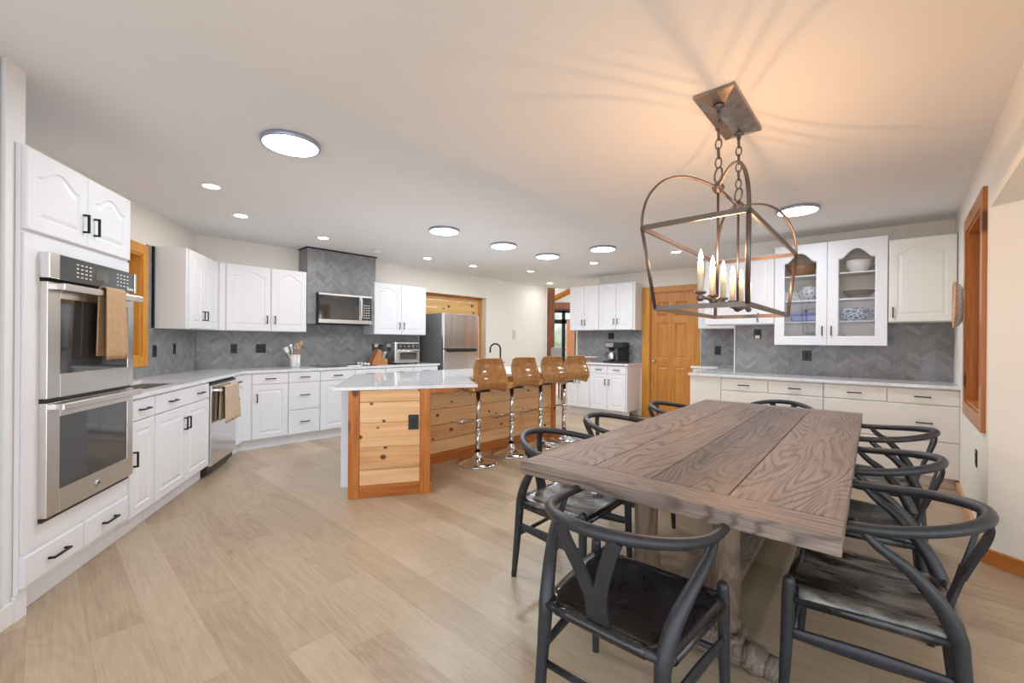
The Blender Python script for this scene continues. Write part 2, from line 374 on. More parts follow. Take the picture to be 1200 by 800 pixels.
def single(name,bm,mat,label,cat,frame=WORLD,at=(0,0,0),group=None,kind=None):
    bmesh.ops.translate(bm,verts=bm.verts,vec=-Vector(at))
    o=mk(name,bm,mat); o.location=frame.w(*at); o.rotation_euler=(0,0,frame.a)
    if label:o['label']=label
    if cat:o['category']=cat
    if group:o['group']=group
    if kind:o['kind']=kind
    return o
def struct(name,bm,mat,frame=WORLD,at=(0,0,0)): return single(name,bm,mat,None,None,frame,at,None,'structure')
def copy_tree(o,parent=None):
    c=o.copy(); COL.objects.link(c)
    if parent: c.parent=parent; c.matrix_parent_inverse=Matrix()
    for ch in o.children: copy_tree(ch,c)
    return c
def relabel(o,label,group=None):
    o['label']=label
    if group:o['group']=group

CZ=2.52
def wp(F,x,y): p=F.w(x,y); return (p.x,p.y)
# ------------------------------------------------------------------ room shell
struct('floor',B(-7,12,-3,22,-.06,0),'floor')
bm=NB()
e0=FR.w(6.12,.53); far=FC.w(-1.25,2.9)
prism(bm,[(-6,-2.2),(7,-2.2),(8,8.5),(far.x+.6,far.y-.1),(far.x-.6,far.y+.2),(e0.x,e0.y+.1),(-6,9.2)],CZ,CZ+.12)
struct('ceiling',bm,'ceil')
# left wall with window opening (x .55-1.50, z 1.13-2.06)
WT=.16
pc=FL.l(meet(FL,.53,FR,.53))[0]
WX0,WX1,WZ0,WZ1=.50,1.475,1.12,2.06
bm=NB(); y0=.53
box(bm,-2.2,WX0,y0,y0+WT,0,CZ); box(bm,WX1,pc+.09,y0,y0+WT,0,CZ); box(bm,WX0,WX1,y0,y0+WT,0,WZ0); box(bm,WX0,WX1,y0,y0+WT,WZ1,CZ)
struct('wall_left',bm,'wall',FL)
def casing(bm,x0,x1,z0,z1,y,w=.09,t=.022):
    """picture-frame casing around an opening, proud of plane y by t"""
    for q in (((x0-w,z0-w),(x0,z0),(x0,z1),(x0-w,z1+w)),((x1,z0),(x1+w,z0-w),(x1+w,z1+w),(x1,z1)),
              ((x0-w,z0-w),(x1+w,z0-w),(x1,z0),(x0,z0)),((x0,z1),(x1,z1),(x1+w,z1+w),(x0-w,z1+w))):
        a=[bm.verts.new((p[0],y-t,p[1])) for p in q]; b=[bm.verts.new((p[0],y,p[1])) for p in q]
        bm.faces.new(a);bm.faces.new(b[::-1])
        for i in range(4): bm.faces.new((a[i],b[i],b[(i+1)%4],a[(i+1)%4]))
def window(idx,F,x0,x1,z0,z1,y,mat,depth=.14,w=.09,sash=True):
    T=Thing('window_%d'%idx,None,None,F,(x0,y,z0),kind='structure')
    bm=NB(); casing(bm,x0,x1,z0,z1,y,w); T.part('casing',bm,mat)
    bm=NB(); t=.018
    box(bm,x0,x0+t,y-.01,y+depth,z0,z1);box(bm,x1-t,x1,y-.01,y+depth,z0,z1);box(bm,x0+t,x1-t,y-.01,y+depth,z0,z0+t);box(bm,x0+t,x1-t,y-.01,y+depth,z1-t,z1)
    T.part('jamb',bm,mat)
    bm=NB(); s=.045; a0,a1,b0,b1=x0+t,x1-t,z0+t,z1-t; yy=y+depth-.05
    box(bm,a0,a0+s,yy,yy+.03,b0,b1);box(bm,a1-s,a1,yy,yy+.03,b0,b1);box(bm,a0+s,a1-s,yy,yy+.03,b0,b0+s);box(bm,a0+s,a1-s,yy,yy+.03,b1-s,b1)
    f=T.part('sash',bm,mat)
    T.part('pane',B(a0+s,a1-s,yy+.012,yy+.016,b0+s,b1-s),'pane',f)
    return T
window(1,FL,WX0,WX1,WZ0,WZ1,.53,'casing')
# range wall: opening for the refrigerator recess 2.76-4.29, z<2.125 ; wall ends at 6.1
ps=FR.l(meet(FL,.53,FR,.53))[0]
OX0,OX1,OZ=2.76,4.29,2.125; RE=6.10
bm=NB(); box(bm,ps-.09,OX0,.53,.675,0,CZ); box(bm,OX0,OX1,.53,.675,OZ,CZ); box(bm,OX1,RE,.53,.675,0,CZ)
struct('wall_range',bm,'wall',FR)
T=Thing('trim_recess',None,None,FR,(OX0,.675,0),kind='structure')
bm=NB()
z=0
while z<2.3:
    box(bm,2.3,OX1+.25,.678,.70,z+.002,z+.133,bev=.003,seg=1); z+=.135
T.part('plank_lining',bm,'pinedk')
T.part('head_rail',B(OX0-.3,OX1,.64,.68,OZ-.035,OZ-.002),'stainx')
T.part('side_rail',B(OX1-.075,OX1-.005,.655,.68,0,OZ-.035),'casing')
bm=NB(); box(bm,RE-.005,RE+.02,.50,.70,0,CZ); struct('trim_corner',bm,'whitetrim',FR)
single('light_switch',B(5.04,5.12,.52,.53,1.33,1.52,bev=.003),'ivory','ivory light switch plate alone on the bare wall right of the refrigerator','switch',FR,(5.08,.53,1.42))
# hutch wall block (protruding) and right wall
HX1=1.335
bm=NB(); box(bm,-.606,HX1+.1,.605,.80,0,CZ); box(bm,-.606,-.42,.80,1.93,0,CZ)
struct('wall_hutch',bm,'wall',FH)
hp=FH.l((FC.w(0,.57).x,FC.w(0,.57).y))
# coffee / door wall, with a doorway
DX0,DX1,DZ=.185,.925,2.15
bm=NB(); y=.57
box(bm,-1.25,-.79,y,y+.14,0,2.30); box(bm,-.79,DX0,y,y+.14,0,CZ); box(bm,DX0,DX1,y,y+.14,DZ,CZ); box(bm,DX1,2.1,y,y+.14,0,CZ)
struct('wall_coffee',bm,'wall',FC)
struct('trim_wall_end',B(-1.275,-1.25,y-.02,y+.16,0,2.30),'whitetrim',FC)
# right wall with window and header over the wide opening
pl=2.25
PX0,PX1,PZ0,PZ1=.20,1.035,.85,2.16
bm=NB()
# frame FP: y into the wall is to the left of heading -> wall body lies at negative y
box(bm,0,PX0,-.16,0,0,CZ);box(bm,PX1,pl,-.16,0,0,CZ);box(bm,PX0,PX1,-.16,0,0,PZ0);box(bm,PX0,PX1,-.16,0,PZ1,CZ)
box(bm,-3.2,0,-.16,0,2.105,CZ)
struct('wall_right',bm,'wall',FP)
FPm=Frame((FP.w(0,0).x,FP.w(0,0).y),FP.h+180)   # mirrored frame: y into the right wall
window(2,FPm,-PX1,-PX0,PZ0,PZ1,0,'redwood',depth=.15,w=.10)
FA=Frame((2.827,2.528),166)
struct('wall_alcove',B(.0,3.0,0,.12,0,2.105),'wall',FA)
bm=NB(); prism(bm,[(FP.w(.12,-.161).x,FP.w(.12,-.161).y),(FP.w(-3.2,-.161).x,FP.w(-3.2,-.161).y),(5.5,-2.5),(5.5,3.2)],2.105,2.15); struct('trim_soffit',bm,'ceil')
struct('baseboard_alcove',B(-.02,3.0,-.022,0,0,.088,bev=.004),'redwoodx',FA)
struct('baseboard_right',B(-pl+.55,-.001,-.02,0,0,.085,bev=.004),'maple',FPm)
# left white panel beside the oven tower
bm=NB(); box(bm,-.80,-.695,-.03,.5,0,CZ); box(bm,-1.4,-.81,-.015,.5,0,CZ); struct('trim_panel',bm,'whitetrim',FL)
struct('baseboard_left',B(-1.4,-.76,-.042,-.0305,0,.10,bev=.003),'whitetrim',FL)

# ------------------------------------------------------------------ cabinet fronts
def archz(t): 
    t=min(1,max(0,(t-.08)/.84)); return math.sin(PI*t)**1.25
def door_loop(x0,x1,z0,z1,ins,arch,rise=.0,outer=False,K=14):
    a,b,c,d=x0+ins,x1-ins,z0+ins,z1-ins
    pts=[(a,c),(b,c)]
    for k in range(K+1):
        t=k/K; x=b+(a-b)*t
        if outer or not arch: z=d
        else: z=d-arch+arch*archz(t)
        pts.append((x,z))
    return pts
def front(bm,x0,x1,z0,z1,y,arch=0,panel=True,th=.02,ins=.062,fl=False):
    """a door or drawer front whose face is at plane y (towards the room)"""
    L=[]
    def add(pts,yy): L.append([bm.verts.new((p[0],yy,p[1])) for p in pts])
    K=14 if arch else 1
    g=lambda i,o=False: door_loop(x0,x1,z0,z1,i,arch,outer=o,K=K)
    add(g(0,True),y+th); add(g(0,True),y+.004); add(g(.005,True),y)
    if panel:
        add(g(ins),y); add(g(ins+.006),y+.006); add(g(ins+.014),y+.006); add(g(ins+.034),y+.0005)
    for a,b in zip(L,L[1:]):
        n=len(a)
        for k in range(n): bm.faces.new((a[k],a[(k+1)%n],b[(k+1)%n],b[k]))
    bm.faces.new(L[-1]); bm.faces.new(L[0][::-1])
def pull(bm,x,z,y,vert=True,L=.10,r=.005,proj=.03):
    """square bar pull; y is the face plane"""
    if vert:
        box(bm,x-r,x+r,y-proj,y-proj+2*r,z-L/2,z+L/2,bev=.001,seg=1)
        for s in (-1,1): box(bm,x-r,x+r,y-proj+2*r,y,z+s*(L/2-r)-r,z+s*(L/2-r)+r)
    else:
        box(bm,x-L/2,x+L/2,y-proj,y-proj+2*r,z-r,z+r,bev=.001,seg=1)
        for s in (-1,1): box(bm,x+s*(L/2-r)-r,x+s*(L/2-r)+r,y-proj+2*r,y,z-r,z+r)
def cabinet(name,label,F,x0,x1,y0,y1,z0,z1,fronts,mat='white',toe=None,group=None,open_front=False,gap=.002):
    """carcass face at y0, fronts sit on it. fronts: (kind,x0,x1,z0,z1,arch/panel,handle)"""
    T=Thing(name,label,'cabinet',F,((x0+x1)/2,y1,z0 if toe is None else 0),group)
    bm=NB(); box(bm,x0+.0005,x1-.0005,y0,y1,z0,z1)
    T.part('body',bm,mat)
    if toe is not None: T.part('toe_kick',B((x0+.0005) if x0>=.06 or F is not FR else .101,min(x1-.0005,2.0295 if F is FL and x0<2.03 else 99) if not (F is FL and x0>=2.03) else x0+.001,toe,toe+.02,0,z0),mat) if not (F is FL and x0>=2.03) else None
    for fr in fronts:
        kind,a,b,c,d,arch,hd=fr
        bm=NB(); 
        if kind=='filler': front(bm,a,b,c,d,y0-.012,0,False,th=.012); T.part('filler_strip',bm,mat); continue
        front(bm,a+gap,b-gap,c+gap,d-gap,y0-.02,arch if kind=='door' else 0,panel=(kind=='door' or arch=='panel'),ins=min(.062,(b-a)*.2))
        p=T.part('door' if kind=='door' else 'drawer',bm,mat)
        if hd:
            bm=NB()
            if kind=='door': pull(bm,hd[0],hd[1],y0-.02,True,.10)
            else: pull(bm,hd[0],hd[1],y0-.02,False,.11)
            T.part('handle',bm,'black',p)
    return T

# ---- oven tower (frame FL): opening for the oven unit
yF=-.05
T=Thing('oven_cabinet','tall white cabinet housing the double wall oven at the near end of the run','cabinet',FL,(-.34,.5,0))
bm=NB()
ox0,ox1,oz0,oz1=-.655,.045,.40,1.70
X0,X1=-.694,.075
box(bm,X0,ox0,yF,.5,.12,1.77); box(bm,ox1,X1,yF,.5,.12,1.77); box(bm,ox0,ox1,yF,.5,.12,oz0); box(bm,ox0,ox1,yF,.5,oz1,1.77); box(bm,X0,X1,yF,.5,1.77,2.175); box(bm,ox0,ox1,.48,.5,oz0,oz1)
T.part('body',bm,'white')
T.part('toe_kick',(lambda b:(box(b,X0,X1,0,.02,0,.12),box(b,-.76,X0,-.045,-.032,0,.12),b)[2])(NB()),'white')
T.part('side_stile',B(-.752,X0-.0005,yF,-.032,.12,2.175),'white')
T.part('surround_face',(lambda b:(box(b,-.745,ox0-.001,yF-.010,yF-.0005,.30,1.77),box(b,ox1+.001,.072,yF-.010,yF-.0005,.30,1.77),box(b,ox0-.001,ox1+.001,yF-.010,yF-.0005,1.701,1.77),box(b,ox0-.001,ox1+.001,yF-.010,yF-.0005,.30,.399),b)[4])(NB()),'white')
for (a,b,hx) in ((-.748,-.334,-.372),(-.334,.070,-.285)):
    bm=NB(); front(bm,a+.002,b-.002,1.785,2.165,yF-.02,.055,True); p=T.part('door',bm,'white')
    bm=NB(); pull(bm,hx,1.905,yF-.02,True,.10); T.part('handle',bm,'black',p)
for (a,b) in ((-.752,-.345),(-.345,.070)):
    bm=NB(); front(bm,a+.003,b-.003,.145,.285,yF-.02,0,False); p=T.part('drawer',bm,'white')
    bm=NB(); pull(bm,(a+b)/2,.215,yF-.02,False,.12); T.part('handle',bm,'black',p)
# ---- double wall oven
T=Thing('double_oven','stainless steel double wall oven with a grey control panel','oven',FL,(-.3,.45,.4))
T.part('chassis',B(ox0+.003,ox1-.003,yF+.001,.45,oz0+.004,oz1-.004),'blackplastic')
yo=yF-.045
bm=NB(); box(bm,-.665,-.598,yo-.01,yF-.002,1.575,1.698,bev=.003); T.part('side_cap',bm,'steelv')
bm=NB(); box(bm,.045,.062,yo-.01,yF-.002,1.575,1.698,bev=.003); T.part('side_cap',bm,'steelv')
cp=T.part('control_panel',B(-.597,.044,yo-.008,yF-.002,1.575,1.698,bev=.002),'panel')
bm=NB()
for gx in (-.48,.0-.17):
    for i in range(4):
        for j in range(4):
            xx=gx+i*.033+ (0 if gx<-.3 else .03); zz=1.602+j*.021
            box(bm,xx,xx+.016,yo-.0095,yo-.0082,zz,zz+.006)
T.part('key_marks',bm,'whiteplastic',cp)
T.part('display',B(-.33,-.22,yo-.0095,yo-.0082,1.60,1.672),'ovenglass',cp)
bm=NB()
for i in range(3): cyl(bm,.008,yo-.011,yo-.0082,(-.03+i*.022,0,1.592),12,'y')
T.part('button',bm,'whiteplastic',cp)
def oven_door(z0,z1):
    bm=NB(); a,b=-.66,.055; wx0,wx1,wz0,wz1=a+.085,b-.06,z0+.115,z1-.075
    y0,y1=yo,yF-.002
    box(bm,a,wx0,y0,y1,z0,z1,bev=.003);box(bm,wx1,b,y0,y1,z0,z1,bev=.003);box(bm,wx0,wx1,y0,y1,z0,wz0,bev=.001);box(bm,wx0,wx1,y0,y1,wz1,z1,bev=.001)
    d=T.part('oven_door',bm,'steel')
    T.part('door_glass',B(wx0-.001,wx1+.001,y0+.004,y0+.012,wz0-.001,wz1+.001),'ovenglass',d)
    T.part('inner_rack',B(wx0+.04,wx1-.04,y0+.0135,y0+.016,wz0+.03,wz0+.036),'steel',d)
    bm=NB(); hz=z1-.022
    box(bm,a+.015,b-.01,y0-.058,y0-.038,hz-.018,hz+.018,bev=.006)
    for xx in (a+.03,b-.045): box(bm,xx,xx+.03,y0-.04,y0,hz-.012,hz+.012)
    T.part('handle',bm,'steel',d)
    return d
oven_door(.995,1.558); low=oven_door(.425,.975)
T.part('gap_vent',B(-.655,.05,yo+.012,yF-.002,.978,.992),'blackplastic')
bm=NB(); box(bm,-.655,.05,yo+.02,yF-.002,.402,.422)
T.part('base_vent',bm,'blackplastic')
bm=NB(); cyl(bm,.021,yo-.004,yo,(-.285,0,.477),24,'y'); cyl(bm,.017,yo-.0055,yo-.004,(-.285,0,.477),24,'y'); bd=T.part('badge',bm,'chrome',low)
def text_part(T,txt,size,x,y,z,mat,parent,name,rz=0):
    cu=bpy.data.curves.new(name,'FONT'); cu.body=txt; cu.size=size; cu.align_x='CENTER'; cu.align_y='CENTER'; cu.extrude=.0006
    ob=bpy.data.objects.new(name+'_tmp',cu); dg=bpy.context.evaluated_depsgraph_get()
    me=bpy.data.meshes.new_from_object(ob)
    bpy.data.objects.remove(ob)
    me.transform(Matrix.Translation(Vector((x,y,z))-T.at)@Matrix.Rotation(R(90),4,'X')@Matrix.Rotation(rz,4,'Y'))
    me.materials.clear(); me.materials.append(M[mat]); o=bpy.data.objects.new(name,me); COL.objects.link(o); o.parent=parent; return o
text_part(T,'GE',.02,-.285,yo-.0062,.477,'blackplastic',low,'badge_letters')
# towel on the upper oven handle
def towel(name,label,F,x0,x1,yh,zt,zb_f,zb_b,mat,waves,amp,seed):
    random.seed(seed); bm=NB(); U=28; rows=[]
    prof=[(.012,zb_b)]
    nseg=10
    path=[]
    for k in range(nseg+1): path.append((+.016,zb_b+(zt-zb_b)*k/nseg,.5))
    for k in range(1,6): a=PI*k/6; path.append((.016*math.cos(a),zt+.016*math.sin(a),0))
    for k in range(nseg+1): path.append((-.016,zt-(zt-zb_f)*k/nseg,1))
    for (dy,z,_) in path:
        row=[]
        drop=max(0,zt-z)/(zt-min(zb_f,zb_b))
        for i in range(U+1):
            t=i/U; xc=(x0+x1)/2; w=(x1-x0)/2*(.86+.14*drop)
            x=xc+(t*2-1)*w
            s=math.sin(t*waves*PI+.7)*amp*(.25+.75*drop)
            sgn=-1 if dy<0 else .25
            row.append(bm.verts.new((x,yh+dy+sgn*(abs(s)+.25*s),z)))
        rows.append(row)
    for a,b in zip(rows,rows[1:]):
        for i in range(U):
            f=bm.faces.new((a[i],a[i+1],b[i+1],b[i])); f.smooth=True
    o=single(name,bm,mat,label,'towel',F,((x0+x1)/2,yh,zt))
    so=o.modifiers.new('thick','SOLIDIFY'); so.thickness=.006; so.offset=0
    return o
towel('dish_towel','tan dish towel folded over the upper oven door handle',FL,-.36,-.155,yo-.048,1.556,1.17,1.19,'towel',3,.012,3)
bm=NB(); 

# ---- left base run (FL)
zb,zt=.115,.893
def base(name,label,F,x0,x1,fr,mat='white',y0=yF,y1=.5,toe=0):
    return cabinet(name,label,F,x0,x1,y0,y1,zb,zt,fr,mat,toe=toe)
base('base_cabinet','narrow white base cabinet with one drawer between the oven tower and sink cabinet',FL,.078,.385,[('drawer',.085,.38,.745,.885,0,(.232,.815)),('door',.085,.38,.12,.742,0,(.115,.50))])
base('sink_cabinet','wide white two-door sink base cabinet beside the dishwasher',FL,.386,1.345,[('drawer',.39,1.335,.745,.885,0,None),('door',.39,.865,.12,.742,0,(.835,.60)),('door',.865,1.335,.12,.742,0,(.895,.60))])
sb=[c for o in bpy.data.objects if o.name=='sink_cabinet' for c in o.children if c.name.startswith('body')][0]
bm=NB(); x0,x1=.3865,1.3445
box(bm,x0,x1,yF,.5,zb,.66); box(bm,x0,x1,yF,-.005,.66,zt); box(bm,x0,x1,.43,.5,.66,zt); box(bm,x0,.44,-.005,.43,.66,zt); box(bm,1.24,x1,-.005,.43,.66,zt)
bmesh.ops.translate(bm,verts=bm.verts,vec=-Vector(((.386+1.345)/2,.5,0))); bm.to_mesh(sb.data); bm.free()
sinkcab=[o for o in bpy.data.objects if o.name=='sink_cabinet'][0]
dr=[c for c in sinkcab.children if c.name.startswith('drawer')][0]
for hx in (.63,1.13):
    bm=NB(); pull(bm,hx,.815,yF-.02,False,.11); bmesh.ops.translate(bm,verts=bm.verts,vec=-Vector(((.386+1.345)/2,.5,0))); h=mk('handle',bm,'black'); h.parent=dr
# dishwasher
T=Thing('dishwasher','stainless dishwasher with a towel over its bar handle under the counter','dishwasher',FL,(1.68,.5,0))
T.part('tub',B(1.352,2.028,yF+.001,.5,.03,.888),'blackplastic')
dd=T.part('door_panel',B(1.355,2.025,yF-.03,yF,.10,.855,bev=.004),'steelv')
T.part('control_strip',B(1.355,2.025,yF-.028,yF,.857,.872,bev=.002),'blackplastic')
bm=NB(); box(bm,1.46,1.92,yF-.075,yF-.055,.785,.815,bev=.004)
for xx in (1.48,1.87): box(bm,xx,xx+.03,yF-.057,yF-.03,.79,.81)
T.part('handle',bm,'steelv',dd)
T.part('toe_panel',B(1.36,2.02,-.0,.02,.005,.098),'rubber')
towel('hand_towel','two beige striped towels draped on the dishwasher handle',FL,1.50,1.95,yF-.065,.815,.47,.50,'towelb',9,.024,5)
tk=meet(FL,0,FR,0); bm=NB(); prism(bm,[wp(FL,2.03,0),tk,wp(FR,.10,0),wp(FR,.10,.02),meet(FL,.02,FR,.02),wp(FL,2.03,.02)],0,zb-.001)
struct('trim_toe_corner',bm,'white')
cx=FL.l(meet(FL,yF,FR,yF))[0]
cs=FR.l(meet(FL,yF,FR,yF))[0]
base('corner_cabinet','slim white corner cabinet with a drawer between the dishwasher and the bend',FL,2.032,cx,[('drawer',2.04,cx-.004,.745,.885,0,(2.13,.815)),('door',2.04,cx-.004,.12,.742,0,(2.09,.60))])
# ---- range base run (FR)
for i in range(1): pass
base('range_base_cabinet','white base cabinet with one door and one drawer, nearest the bend',FR,cs,.498,[('filler',cs+.005,.10,.12,.885,0,None),('drawer',.106,.496,.758,.885,0,(.30,.823)),('door',.106,.496,.12,.755,0,(.155,.60))])
base('drawer_cabinet','white base cabinet with a stack of three drawers',FR,.499,.878,[('drawer',.50,.876,.758,.885,0,(.69,.823)),('drawer',.50,.876,.42,.755,0,(.69,.60)),('drawer',.50,.876,.12,.417,0,(.69,.27))])
base('cooktop_cabinet','white base cabinet with drawer and door under the cooktop',FR,.879,1.345,[('drawer',.88,1.343,.758,.885,0,(1.11,.823)),('door',.88,1.343,.12,.755,0,(1.30,.60))])
base('wide_drawer_cabinet','white base cabinet behind the island under the wooden knife block',FR,1.346,1.805,[('drawer',1.348,1.802,.758,.885,0,(1.57,.823)),('door',1.348,1.802,.12,.755,0,None)])
base('toaster_base_cabinet','white base cabinet behind the island under the toaster oven',FR,1.806,2.262,[('drawer',1.808,2.26,.758,.885,0,(2.03,.823)),('door',1.808,2.26,.12,.755,0,None)])
base('end_base_cabinet','white base cabinet at the refrigerator end of the range run',FR,2.263,2.72,[('drawer',2.265,2.715,.758,.885,0,(2.49,.823)),('door',2.265,2.715,.12,.755,0,None)])
# ---- countertop (world frame prisms) with a sink cut-out
KT,KB=.925,.895
yK=-.082
bm=NB()
sx0,sx1,sy0,sy1=.46,1.22,.02,.40
for (a,b,c,d) in ((.077,sx0,yK,.528),(sx1,1.9,yK,.528),(sx0,sx1,yK,sy0),(sx0,sx1,sy1,.528)):
    prism(bm,[wp(FL,a,c),wp(FL,b,c),wp(FL,b,d),wp(FL,a,d)],KB,KT)
ci=meet(FL,yK,FR,yK); co=meet(FL,.528,FR,.528)
prism(bm,[wp(FL,1.9,yK),ci,wp(FR,.9,yK),wp(FR,.9,.528),co,wp(FL,1.9,.528)],KB,KT)
prism(bm,[wp(FR,.9,yK),wp(FR,2.745,yK),wp(FR,2.745,.528),wp(FR,.9,.528)],KB,KT)
bmesh.ops.remove_doubles(bm,verts=bm.verts,dist=.0005)
single('countertop','long white quartz countertop running from the ovens round the bend to the refrigerator','countertop' ,bm=None or bm,mat='quartz',cat='countertop',frame=WORLD) if False else None
o=mk('countertop',bm,'quartz'); o['label']='long white quartz countertop bending from the ovens to the refrigerator'; o['category']='countertop'
T=Thing('sink','stainless undermount sink sunk in the counter by the wooden window','sink',FL,(.84,.2,.70))
bm=NB(); t=.004; a,b,c,d=sx0-.006,sx1+.006,sy0-.006,sy1+.006
box(bm,a,b,c,c+t,.70,KB-.001);box(bm,a,b,d-t,d,.70,KB-.001);box(bm,a,a+t,c,d,.70,KB-.001);box(bm,b-t,b,c,d,.70,KB-.001);box(bm,a,b,c,d,.696,.70)
T.part('basin',bm,'steel')
bm=NB(); cyl(bm,.04,.70,.704,(.84,.21,0),24); T.part('drain',bm,'chrome')
# open up the sink cabinet below the basin: basin hangs in it
# ---- tile backsplashes (FL, FR)
bm=NB()
box(bm,.08,1.5655,.518,.53,KT,1.029); box(bm,1.566,co and pc-.002,.518,.53,KT,1.39); box(bm,1.566,1.664,.518,.53,1.39,2.17)
struct('trim_tile_left',bm,'tile',FL)
struct('trim_tile_edge',B(1.640,1.662,.5,.518,1.39,2.17),'black',FL)
bm=NB(); box(bm,ps+.01,2.745,.518,.53,KT,1.52); struct('trim_tile_range',bm,'tile',FR)
# ---- wall cabinets left of the hood
cu=FL.l(meet(FL,.25,FR,.23))[0]
T=cabinet('wall_cabinet','white wall cabinet with two narrow doors beside the amber window frame',FL,1.668,cu,.25,.515,1.388,2.178,
 [('door',1.70,2.045,1.39,2.175,.07,(2.005,1.53)),('door',2.05,cu-.012,1.39,2.175,.07,(2.09,1.53))])
cus=FR.l(meet(FL,.25,FR,.23))[0]
cabinet('wall_cabinet','white wall cabinet with two arched doors left of the tiled hood',FR,cus,.81,.23,.515,1.388,2.178,
 [('filler',cus+.02,-.10,1.39,2.175,0,None),('door',-.095,.378,1.39,2.175,.07,(.335,1.53)),('door',.382,.806,1.39,2.175,.07,(.425,1.53))])
# ---- hood
T=Thing('range_hood','ceiling-high grey chevron tiled hood box around the microwave','hood',FR,(1.3,.515,1.5))
bm=NB(); box(bm,.813,.93,.215,.516,1.50,CZ-.002); box(bm,1.69,1.755,.215,.516,1.50,CZ-.002); box(bm,.93,1.69,.215,.516,1.925,CZ-.002); box(bm,1.755,1.785,.215,.516,2.155,CZ-.002)
T.part('tiled_box',bm,'tile')
bm=NB(); box(bm,.80,1.80,.203,.516,CZ-.018,CZ-.002)
T.part('top_trim',bm,'black')
# ---- microwave
T=Thing('microwave','stainless over-the-range microwave set in the tiled hood','microwave',FR,(1.31,.5,1.51))
T.part('casing',B(.934,1.686,.155,.5,1.515,1.92),'blackplastic')
T.part('top_strip',B(.934,1.686,.132,.156,1.893,1.918,bev=.002),'steel')
d=T.part('door_frame',(lambda b:(box(b,.934,1.686,.132,.156,1.515,1.568,bev=.003),box(b,1.50,1.535,.132,.156,1.568,1.893,bev=.003),b)[2])(NB()),'steel')
T.part('door_glass',B(.938,1.50,.136,.156,1.569,1.892),'ovenglass',d)
bm=NB(); box(bm,1.505,1.528,.095,.11,1.60,1.87,bev=.004); box(bm,1.51,1.523,.108,.135,1.61,1.63); box(bm,1.51,1.523,.108,.135,1.84,1.86); T.part('handle',bm,'steel',d)
cp=T.part('control_panel',B(1.537,1.686,.136,.156,1.569,1.892),'panel')
bm=NB()
for i in range(3):
    for j in range(6): box(bm,1.56+i*.037,1.578+i*.037,.1345,.1358,1.60+j*.035,1.612+j*.035)
T.part('key_marks',bm,'whiteplastic',cp)
T.part('bottom_plate',B(.95,1.67,.16,.5,1.500,1.514),'black')
cabinet('wall_cabinet','white wall cabinet with two arched doors above the toaster oven',FR,1.757,2.668,.215,.515,1.376,2.15,
 [('door',1.76,2.212,1.378,2.148,.07,(2.175,1.51)),('door',2.214,2.665,1.378,2.148,.07,(2.252,1.51))])
# ---- cooktop
T=Thing('cooktop','flat black glass cooktop with four pale knobs in the counter','cooktop',FR,(1.32,.2,KT))
T.part('glass_top',B(.95,1.70,.0,.48,KT,KT+.008,bev=.002),'ovenglass')
for i in range(4):
    bm=NB(); c=(1.62,.10+.10*i,0); lathe(bm,[(.020,KT+.008),(.022,KT+.012),(.018,KT+.035),(.0,KT+.036)],c,16,cap=False); T.part('knob',bm,'ceramic')
# ---- utensil crock on the counter
T=Thing('utensil_crock','white ceramic crock full of cooking utensils on the counter under the wall cabinet','crock',FR,(.70,.30,KT))
bm=NB(); lathe(bm,[(.0,KT+.001),(.05,KT+.001),(.058,KT+.02),(.062,KT+.165),(.058,KT+.165),(.052,KT+.02),(.0,KT+.015)],(.70,.30,0),24,cap=False); T.part('pot',bm,'ceramic')
def utensil(name,label,dx,dy,lx,ly,L,head,mat):
    b=Vector((.70+dx,.30+dy,KT+.02)); t=Vector((.70+lx,.30+ly,KT+L)); bm=NB()
    tube(bm,[b,(b+t)/2,t],[.005,.005,.005],2,8)
    ax=(t-b).normalized()
    if head=='spoon': tube(bm,[t,t+ax*.02,t+ax*.045,t+ax*.07],[.006,.022,.026,.006],4,12,flat=.35,up=(0,1,0))
    if head=='spatula':
        tube(bm,[t,t+ax*.02,t+ax*.08],[.006,.026,.028],3,10,flat=.2,up=(0,1,0))
    if head=='whisk':
        for k in range(4):
            a=PI*k/4; o=Vector((math.cos(a),math.sin(a),0))*.022
            tube(bm,[t,t+ax*.04+o,t+ax*.085,t+ax*.04-o,t],[.0015]*5,4,5)
    single(name,bm,mat,label,'utensil',FR,(.70,.30,KT+.02),'utensils in the white crock')
utensil('wooden_spoon','light wooden spoon with a round head standing in the crock',.01,.0,.06,-.01,.28,'spoon','maple')
utensil('wooden_spatula','wide light wooden spatula standing in the crock',.02,.01,.035,.01,.24,'spatula','maple')
utensil('ladle','grey metal spoon leaning out of the crock towards the window side',-.015,-.01,-.05,-.01,.24,'spoon','chrome')
utensil('whisk','wire whisk standing in the middle of the crock',-.0,.01,.0,.0,.22,'whisk','chrome')
utensil('white_spatula','white handled utensil leaning far to one side of the crock',-.02,.0,-.09,.0,.19,'spatula','whiteplastic')
single('hanging_ladle',(lambda b:(tube(b,[(.70,.235,KT+.165),(.70,.232,KT+.10),(.70,.232,KT+.06)],[.003]*3,3,6),tube(b,[(.70,.232,KT+.06),(.70,.230,KT+.045),(.70,.230,KT+.02)],[.004,.016,.004],4,10,flat=.35,up=(0,1,0)),b)[2])(NB()),'chrome','small metal spoon hooked on the outside of the white crock','utensil',FR,(.70,.235,KT+.165))
